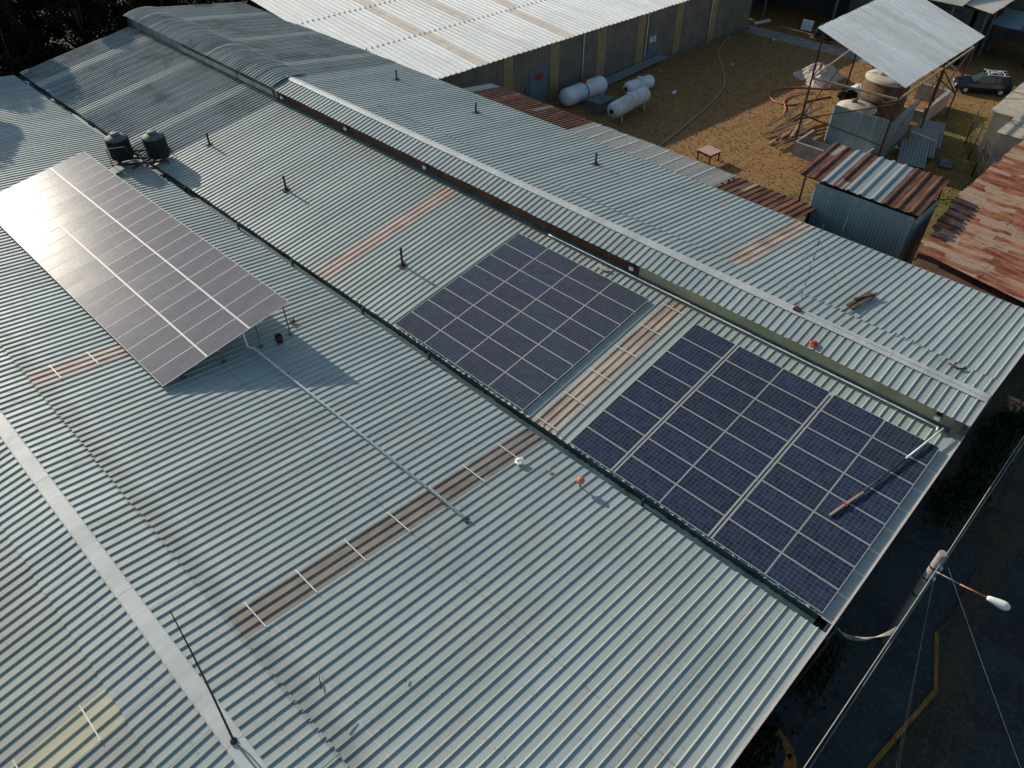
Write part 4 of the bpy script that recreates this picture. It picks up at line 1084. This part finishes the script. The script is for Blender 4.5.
mb = MB(); corr(mb, (39.75, 16.3, G), (0.045, 0, 1), (0, 1, 0), (-1, 0, 0), 3.1, ordered(0, 4.1, 1.02), WAVE(.04), .20, seed=93, jit=.04, zj=.02, smooth=True)
single(mb, 'corrugated_screen', M['steel_sheet'], 'blue grey corrugated sheet wall standing in front of the brown barrel tank', 'sheet wall', (39.75, 18.3, G))
mb = MB(); corr(mb, (39.85, 16.25, G), (0, 0, 1), (1, 0, 0), (0, -1, 0), 3.0, ordered(0, 4.6, 1.15), WAVE(.04), .20, seed=94, jit=.25, smooth=True)
single(mb, 'corrugated_screen', M['steel_sheet'], 'dark blue corrugated sheet wall turned to the right of the lighter one', 'sheet wall', (42, 16.25, G))
t = thing('brick_tank', 'round brown brick tank with a pale domed top under the tall canopy', 'tank', (46.2, 19.3, G))
mb = MB(); mb.lathe((46.2, 19.3, G), [(1.65, 0), (1.65, .8), (1.68, .82), (1.68, .9), (1.65, .92), (1.65, 2.1), (1.69, 2.12), (1.69, 2.2), (1.65, 2.22), (1.65, 3.45)], 32); mb.build('drum', M['brick'], t)
mb = MB(); mb.lathe((46.2, 19.3, G+3.451), [(1.72, 0), (1.72, .10), (1.1, .25), (.4, .32)], 32); mb.build('top', M['plaster'], t)
mb = MB(); mb.lathe((46.0, 19.7, G+3.76), [(.35, 0), (.36, .18), (.2, .22)], 14); mb.build('hatch', M['plaster'], t)
t = thing('concrete_tank', 'low round tank with a pale conical lid beside the brown brick tank', 'tank', (41.9, 19.5, G))
mb = MB(); mb.lathe((41.9, 19.5, G), [(1.3, 0), (1.3, 2.45)], 28); mb.build('drum', M['brick'], t)
mb = MB(); mb.lathe((41.9, 19.5, G+2.451), [(1.42, 0), (1.42, .06), (.8, .24), (.25, .38), (.1, .40)], 28); mb.build('lid', M['plaster'], t)
mb = MB(); mb.lathe((41.9, 19.8, G+2.8), [(.2, 0), (.2, .22), (.05, .25)], 12); mb.build('hatch', M['conc_dark'], t)
# concrete trough
mb = MB()
for (a, b) in (((36.7, 16.6), (36.85, 21.3)), ((36.85, 21.15), (39.5, 21.3)), ((36.85, 16.6), (39.6, 16.75))): mb.box((a[0], a[1], G), (b[0], b[1], G+1.05))
mb.box((36.85, 16.75, G), (39.5, 21.15, G+.3))
single(mb, 'concrete_trough', M['concrete'], 'low grey concrete trough wall at the foot of the tall canopy', 'trough', (38, 19, G))
mb = MB(); mb.box((48.5, 16.4, G), (53.2, 16.7, G+1.3)); mb.box((53.0, 16.7, G), (53.2, 19.0, G+1.3)); mb.box((48.5, 16.7, G), (48.8, 18.5, G+.9))
single(mb, 'concrete_wall', M['concrete'], 'pale low block wall at the right foot of the tall canopy', 'wall', (51, 16.8, G))
for k, (p, q, wd, ln, tl, lb) in enumerate(((42.3, 14.2, 1.1, 2.9, .10, 'loose blue grey sheet on the grass nearest the corner of the screen walls'), (44.0, 14.3, 1.1, 3.0, .2, 'loose blue grey sheet leaning in the middle of its pile'), (45.6, 14.5, 1.1, 2.6, .3, 'loose blue grey sheet at the right end of its pile'))):
    mb = MB(); corr(mb, (p-1.2, q-.9, G+.10+.1*k), (1, .35, .12+tl), (-.3, 1, 0), (0, 0, 1), ln, [(0, 1.9, 0)], WAVE(.04), .2, seed=k+200, smooth=True)
    single(mb, 'loose_sheet', M['blue_sheet'], lb, 'metal sheet', (p, q, G), 'loose sheets below the tall canopy')
# planks heap
rr = random.Random(95)
pl = [((37.0, 23.4), (43.2, 22.4), 'pale'), ((37.9, 24.3), (43.8, 23.6), 'pale'), ((36.6, 22.6), (40.5, 21.8), 'dark'), ((38.5, 23.9), (44.4, 23.0), 'dark'), ((37.3, 22.9), (42.0, 24.3), 'dark'), ((38.0, 22.3), (42.9, 23.4), 'pale'), ((39.0, 24.6), (44.2, 24.2), 'dark'), ((39.5, 22.2), (43.0, 23.9), 'dark'), ((36.9, 24.0), (39.9, 22.5), 'dark')]
nm = {'pale': ['longest pale plank nearest the lawn', 'pale plank on the far side of the heap', 'pale plank crossing the middle of the heap']}
ci = {'pale': 0, 'dark': 0}
for k, (a, b, ty) in enumerate(pl):
    z = G+.15+.07*k; mb = MB(); mb.bar((a[0], a[1], z-.05), (b[0], b[1], z+.5), .22, .06)
    lb = (nm['pale'][ci['pale']] + ' of boards left of the tall canopy') if ty == 'pale' else 'dark old board in the heap left of the tall canopy'
    ci[ty] += 1
    single(mb, 'plank', M['wood' if ty == 'pale' else 'wood_d'], lb, 'plank', (a[0], a[1], G), 'dark boards of the heap' if ty == 'dark' else 'pale planks of the heap')
# rubble heap under sacking
def heap(name, mat, c, rx, ry, h, seed, label, cat):
    rr = random.Random(seed); mb = MB(); n, mrings = 28, 9; vs = []
    for j in range(mrings):
        f = j/(mrings-1); r = 1-f
        for k in range(n):
            a = 2*pi*k/n; w_ = 1+.22*sin(3*a+seed)+.1*rr.uniform(-1, 1)
            vs.append((c[0]+rx*r*w_*cos(a), c[1]+ry*r*w_*sin(a), c[2]+h*(1-r**1.7)*(1+.12*sin(5*a+j))+rr.uniform(-.05, .05)*(j > 0)))
    mb.add(vs, [(j*n+k, j*n+(k+1) % n, (j+1)*n+(k+1) % n, (j+1)*n+k) for j in range(mrings-1) for k in range(n)], 0, False)
    return single(mb, name, mat, label, cat, c)
heap('rubble_heap', M['cloth'], (51.6, 26.8, G), 2.0, 1.9, 1.25, 3, 'pale mound of sand under sacking beyond the orange hose', 'heap')
heap('rubble_heap', M['offwhite'], (51.0, 22.9, G), 1.5, 1.0, .6, 5, 'white crumpled plastic and rubble behind the tall canopy posts', 'heap')
blob('bush', M['leaf'], (49.0, 23.0, G+.3), .7, 'small green bush between the rubble and the brick tank', 'bush', 8, (1, 1, .9), 3)
# hoses
def loop(pts, n=8):
    P_ = [V(p) for p in pts]; out = []
    for i in range(len(P_)-1):
        p0, p1, p2, p3 = P_[max(i-1, 0)], P_[i], P_[i+1], P_[min(i+2, len(P_)-1)]
        for k in range(n):
            t_ = k/n; out.append(.5*((2*p1)+(p2-p0)*t_+(2*p0-5*p1+4*p2-p3)*t_**2+(3*p1-p0-3*p2+p3)*t_**3))
    out.append(P_[-1]); return out
g0 = G+.06
mb = MB(); mb.tube(loop([(50.9, 24.4, g0), (49.6, 25.5, g0), (48.6, 27.0, g0), (46.8, 28.3, g0), (45.2, 28.0, g0), (44.4, 26.8, g0), (44.8, 25.7, g0), (46.8, 25.0, g0), (48.6, 24.2, g0)]), .06, 6)
single(mb, 'hose', M['orange'], 'orange hose lying in a wide loop on the lawn', 'hose', (47, 26.5, G))
mb = MB(); mb.tube(loop([(48.3, 25.6, g0+.02), (46.9, 26.7, g0+.05), (45.2, 26.6, g0+.02), (43.6, 25.6, g0), (42.4, 25.2, g0)]), .05, 6)
single(mb, 'hose', M['orange'], 'orange hose crossing inside the wide loop towards the boards', 'hose', (45.5, 26.2, G))
mb = MB(); mb.tube(loop([(56.2, 38.6, g0), (51.3, 36.9, g0), (48.3, 34.6, g0), (44.8, 32.1, g0), (40.8, 30.8, g0), (36.0, 29.9, g0), (32.1, 29.3, g0), (28.5, 29.2, g0)]), .045, 6)
single(mb, 'rope', M['rope'], 'pale rope winding over the shaded lawn from the path to the wavy roof', 'rope', (44, 32, G))
# table
t = thing('table', 'small reddish table on the sunlit lawn by the wavy roof', 'table', (31.8, 25.3, G))
ta = radians(-8)
def tp(x, y, z): return (31.8+cos(ta)*x-sin(ta)*y, 25.3+sin(ta)*x+cos(ta)*y, G+z)
mb = MB(); mb.obox(tp(-.6, -.65, .74), V(tp(.6, -.65, .74))-V(tp(-.6, -.65, .74)), V(tp(-.6, .65, .74))-V(tp(-.6, -.65, .74)), (0, 0, .05)); mb.build('tabletop', M['pinkwood'], t)
for (x, y) in ((-.5, -.55), (.5, -.55), (.5, .55), (-.5, .55)):
    mb = MB(); mb.bar(tp(x, y, 0), tp(x, y, .74), .08, .08); mb.build('leg', M['rust'], t)
mb = MB(); mb.bar(tp(-.5, -.55, .62), tp(.5, -.55, .62), .04, .1); mb.bar(tp(-.5, -.55, .62), tp(-.5, .55, .62), .04, .1); mb.bar(tp(.5, -.55, .62), tp(.5, .55, .62), .04, .1); mb.build('apron', M['rust'], t)

# ---- gas tanks
def gas_tank(label, a, b, r, zc_, legs=True, band=False, mat='white', end=None):
    a = V((a[0], a[1], zc_)); b = V((b[0], b[1], zc_)); d = (b-a); L = d.length; dn = d/L; sd_ = V((-dn.y, dn.x, 0))
    t = thing('gas_tank', label, 'gas tank', ((a.x+b.x)/2, (a.y+b.y)/2, G), 0, 'white horizontal gas tanks')
    pr = [(r*.05, 0), (r*.45, r*.06), (r*.8, r*.22), (r*.97, r*.48), (r, r*.7)]
    full = pr + [(r, L/2-.02), (r*1.012, L/2-.02), (r*1.012, L/2+.02), (r, L/2+.02)] + [(q, L-h) for q, h in reversed(pr)]
    mb = MB(); mb.lathe(a, full, 28, axis=dn); mb.build('shell', M[mat], t)
    mb = MB()
    mb.lathe(a+dn*L*.5+V((0,0,r*.97)), [(.22, 0), (.22, .12), (.15, .16)], 14); mb.build('valve_dome', M['redp' if band else 'offwhite'], t)
    if band:
        mb = MB(); mb.lathe(a+dn*L*.47, [(r*1.02, 0), (r*1.02, .09)], 28, axis=dn); mb.build('strap', M['dark'], t)
    else:
        mb = MB(); c_ = a + dn*(r*.10) - sd_*0; mb.lathe(a+dn*(-.012)+V((0,0,0)), [(.20, .0), (.20, .05)], 14, axis=dn); mb.build('end_plate', M['rust'], t)
    if legs:
        for f in (.18, .82):
            for s2 in (-1, 1):
                p = a + dn*L*f + sd_*s2*r*.72
                mb = MB(); mb.bar((p.x, p.y, G), (p.x, p.y, zc_-r*.45), .09, .09); mb.build('leg', M['offwhite'], t)
    return t
gas_tank('white gas tank on thin legs nearest the wavy roof, with a brown end plate', (31.8, 34.35), (36.7, 34.6), .62, -3.50, mat='offwhite')
gas_tank('shorter white gas tank lying behind the legged one', (37.0, 36.9), (40.1, 36.45), .55, -3.92, legs=False)
gas_tank('large white gas tank by the warehouse wall, with red valve and dark strap', (31.5, 39.15), (36.4, 38.8), .73, -3.74, legs=False, band=True)
t = thing('equipment_box', 'grey cabinet block on the ground between the gas tanks', 'cabinet', (33.5, 36.8, G))
mb = MB(); mb.box((32.4, 36.0, G), (33.6, 37.4, G+.9)); mb.box((33.7, 36.2, G), (34.5, 37.2, G+.75)); mb.build('body', M['wh_wall'], t)
mb = MB(); mb.box((32.35, 35.95, G+.9), (33.65, 37.45, G+.96)); mb.box((33.65, 36.15, G+.75), (34.55, 37.25, G+.80)); mb.build('top', M['gutter'], t)
mb = MB()
for k in range(4): mb.bar((36.6, 39.25+.24*k, G+.20+.05*k), (45.6, 39.2+.20*k-.3, G+.55+.03*(k%2)), .13, .10)
single(mb, 'pipe_bundle', M['blue_sheet'], 'long blue grey channels stacked along the warehouse wall behind the large gas tank', 'metal channels', (42, 39.2, G))
for k, (x, y, s_, lb) in enumerate(((40.0, 34.0, .35, 'pale scrap on the lawn to the right of the gas tanks'), (35.4, 38.2, .3, 'pale offcut between the large gas tank and the small one'), (43.3, 37.8, .3, 'grey stones near the channels'), (57.4, 34.5, .25, 'white scrap on the shaded lawn'), (49.0, 33.9, .18, 'tiny scrap beside the rope'))):
    mb = MB(); mb.obox((x, y, G+.03), (s_*1.6, .1, .05), (.1, s_, 0), (0, 0, .06)); single(mb, 'scrap', M['offwhite' if k != 2 else 'concrete'], lb, 'scrap', (x, y, G))
mb = MB(); mb.obox((42.3, 11.9, G+.05), (1.3, .4, .05), (-.2, .8, .05), (0, 0, .08)); single(mb, 'scrap', M['dusty'], 'grey crumpled sheet on the dark green grass by the fence', 'scrap', (43, 12.3, G))

# ---- dark car
def car():
    t = thing('parked_car', 'dark navy car with a loaded roof rack parked beyond the tall canopy', 'car', (58.3, 15.6, G), radians(119))
    # local: x forward, y left, z up ; length 4.4, width 1.7
    secs = [(-2.15, .35, .80, .72), (-2.05, .25, .95, .80), (-1.5, .22, .98, .84), (-.4, .20, .96, .85), (.7, .20, .95, .85), (1.3, .22, .90, .83), (1.95, .25, .78, .76), (2.15, .33, .62, .66)]
    vs = []
    for (x, z0, z1, hw) in secs:
        vs += [(x, -hw*.94, z0), (x, -hw, (z0+z1)/2), (x, -hw*.93, z1), (x, hw*.93, z1), (x, hw, (z0+z1)/2), (x, hw*.94, z0)]
    n = 6; fs = [(i*n+k, i*n+(k+1) % n, (i+1)*n+(k+1) % n, (i+1)*n+k) for i in range(len(secs)-1) for k in range(n)]
    fs += [tuple(reversed(range(n))), tuple((len(secs)-1)*n+k for k in range(n))]
    mb = MB(); mb.add(vs, fs); body = mb.build('body', M['navy'], t, False)
    b = body.modifiers.new('b', 'BEVEL'); b.width = .04; b.segments = 2
    cab = [(-2.0, .95, .70), (-1.75, 1.42, .58), (.15, 1.45, .58), (.85, .93, .70)]
    vs = []
    for (x, z, hw) in cab: vs += [(x, -hw, z), (x, hw, z)]
    mb = MB(); mb.add([(-2.0, -.72, .95), (-1.7, -.60, 1.43), (.15, -.60, 1.45), (.88, -.74, .93), (-2.0, .72, .95), (-1.7, .60, 1.43), (.15, .60, 1.45), (.88, .74, .93)],
                      [(0, 1, 5, 4), (2, 3, 7, 6), (0, 3, 2, 1), (4, 5, 6, 7)], 0)
    mb.add([(-1.7, -.60, 1.431), (.15, -.60, 1.451), (.15, .60, 1.451), (-1.7, .60, 1.431)], [(0, 1, 2, 3)], 1)
    mb.build('windows', [M['carglass'], M['navy']], t, False)
    mb = MB()
    for s_ in (-1, 1):
        for (xa, za_, xb, zb_) in ((-2.0, .95, -1.7, 1.43), (-.75, .95, -.72, 1.44), (.15, 1.45, .88, .93)):
            mb.bar((xa, s_*.725*(1 if za_ < 1.2 else .84), za_), (xb, s_*(.62 if zb_ > 1.2 else .74), zb_), .05, .06)
    mb.build('pillar', M['navy'], t, False)
    for (x, y) in ((1.35, .78), (1.35, -.78), (-1.35, .78), (-1.35, -.78)):
        mb = MB(); mb.lathe((x, y-.1, .31), [(.22, 0), (.31, .02), (.31, .18), (.22, .2)], 20, axis=(0, 1, 0)); w_ = mb.build('wheel', M['tyre'], t, False)
        mb = MB(); mb.lathe((x, y+(.1 if y > 0 else -.115), .31), [(.17, 0), (.15, .015)], 14, axis=(0, 1, 0)); mb.build('rim', M['alu'], w_, False)
    for s_ in (-1, 1):
        mb = MB(); mb.box((2.02, s_*.40, .50), (2.17, s_*.62, .66)); mb.build('headlight', M['lampg'], t, False)
        mb = MB(); mb.box((-2.17, s_*.45, .60), (-2.08, s_*.66, .80)); mb.build('tail_light', M['redp'], t, False)
    mb = MB(); mb.box((2.10, -.62, .30), (2.22, .62, .44)); mb.build('bumper', M['dusty'], t, False)
    mb = MB()
    for x in (-1.3, -.1): mb.bar((x, -.62, 1.54), (x, .62, 1.54), .05, .04)
    for y in (-.58, 0, .58): mb.bar((-1.6, y, 1.57), (.1, y, 1.57), .04, .04)
    mb.bar((-1.2, -.3, 1.62), (-.2, .4, 1.68), .12, .08); mb.bar((-.9, .35, 1.62), (.3, -.25, 1.75), .07, .05); mb.build('roof_rack', M['offwhite'], t, False)
    mb = MB(); mb.box((.62, .76, .93), (.78, .92, 1.05)); mb.box((.62, -.92, .93), (.78, -.76, 1.05)); mb.build('mirror', M['navy'], t, False)
car()

# ================================================================== buildings behind the yard
t = thing('open_shed', 'dark open-fronted shed behind the concrete path', 'shed', (66, 32, G))
mb = MB(); mb.box((68.0, 20, G), (68.3, 42, .6)); mb.box((62, 41.8, G), (68.3, 42.0, .6)); mb.build('back_wall', M['grey_dark'], t)
mb = MB(); corr(mb, (61.6, 20.2, .55), (1, 0, .08), (0, 1, 0), (-.08, 0, 1), 7.5, ordered(0, 21.8, 1), WAVE(.05), .2, seed=301, smooth=True); mb.build('roof', M['leanto'], t)
for y in (38.6, 31.3, 26.0, 21.0):
    mb = MB(); mb.bar((62.2, y, G), (62.2, y, .5), .18, .18); mb.build('post', M['dusty'], t)
mb = MB(); mb.box((62.5, 20.2, G), (62.7, 30.2, -.2)); mb.build('front_wall', M['grey_dark'], t)
mb = MB(); mb.obox((61.3, 33.9, G+.35), (.1, -1.1, 0), (.15, 0, .9), (.05, 0, 0)); single(mb, 'white_board', M['offwhite'], 'white board leaning in front of the dark open shed', 'board', (61.4, 33.4, G))
mb = MB(); mb.obox((59.9, 38.0, G+.25), (1.3, -.9, .2), (.3, .5, 0), (0, 0, .08)); single(mb, 'white_board', M['offwhite'], 'white board lying flat at the end of the concrete path', 'board', (60.3, 37.7, G))
bo = MB(); rr = random.Random(77)
for k in range(2500):
    d = V((rr.gauss(0, 1), rr.gauss(0, 1), abs(rr.gauss(0, 1)))).normalized()*rr.uniform(.6, 1.05); p = V((60.9, 31.2, G+.2)) + V((d.x*.9, d.y*1.1, d.z*1.3)); a = V((rr.gauss(0, 1), rr.gauss(0, 1), rr.gauss(0, 1))).normalized(); b = a.orthogonal()
    bo.add([p-a*.09, p+b*.06, p+a*.09], [(0, 1, 2)])
single(bo, 'bush', simple('dark_green_leaves', (.02, .055, .02), .8, 0, .4, 3), 'round dark green bush beside the white leaning board', 'bush', (60.9, 31.2, G))
t = thing('rear_building', 'grey roofed rear building standing behind the tall canopy', 'building', (72, 22, G))
mb = MB(); corr(mb, (62.6, 17.9, .2), (0, 1, .12), (1, 0, 0), (0, -.12, 1), 5.5, ordered(0, 16, 1.0), WAVE(.06), .3, seed=311, smooth=True); mb.build('roof', M['leanto'], t)
mb = MB(); mb.box((63, 19.2, G), (78, 19.5, .1)); mb.box((63, 19.2, G), (63.2, 24, .2)); mb.build('wall', M['grey_dark'], t)
for x in (63.6, 66.0, 68.5):
    mb = MB(); mb.bar((x, 18.5, G), (x, 18.5, .15), .16, .16); mb.build('post', M['conc_dark'], t)
mb = MB(); mb.box((73.0, 2, G), (73.4, 26, 4.0)); mb.box((72.93, 2, -.8), (73.0, 26, -.5)); mb.box((72.93, 12.9, G), (73.0, 13.4, 4.0)); single(mb, 'concrete_wall', M['conc_dark'], 'tall stained concrete wall closing the view at the top right', 'wall', (73.2, 12, G))
mb = MB()
for k in range(5):
    corr(mb, (66.2, 14.6+k*.82, -1.6-.02*(k % 2)), (1, 0, .10), (0, 1, 0), (-.1, 0, 1), 4.2 if k else 4.6, [(0, .84, 1 if k == 1 else 0)], WAVE(.04), .2, seed=320+k, smooth=True)
t = thing('patched_awning', 'patched blue grey sheet awning behind the parked car', 'awning', (68, 16.5, G)); mb.build('sheeting', [M['steel_sheet'], M['dusty']], t)
for (x, y) in ((66.4, 14.8), (66.4, 18.5), (70, 14.8)):
    mb = MB(); mb.bar((x, y, G), (x, y, -1.7), .09, .09); mb.build('post', M['rust'], t)
t = thing('white_hut', 'small whitewashed hut with a teal door at the right edge', 'hut', (66.5, 12.5, G))
mb = MB(); mb.box((64.9, 10.2, G), (69, 14.2, -2.1)); mb.build('wall', M['plaster'], t)
mb = MB(); mb.box((64.8, 11.3, G), (64.895, 12.9, G+2.0)); mb.build('door', M['teal'], t)
mb = MB(); corr(mb, (64.5, 10.0, -2.05), (1, 0, .03), (0, 1, 0), (0, 0, 1), 4.6, ordered(0, 4.4, 1.1), TRAP, .3, seed=331); mb.build('roof', M['rust_a'], t)
blob('bush', M['leaf'], (63.9, 13.3, G+.25), .5, 'small green bush at the corner of the white hut', 'bush', 12, (1, 1, .8), 3)
blob('clay_pot', M['offwhite'], (56.2, 11.9, G+.55), .6, 'pinkish white wrapped bundle behind the beige roof', 'bundle', 14, (1, 1, 1), 2)

sc.cycles.max_bounces = 6
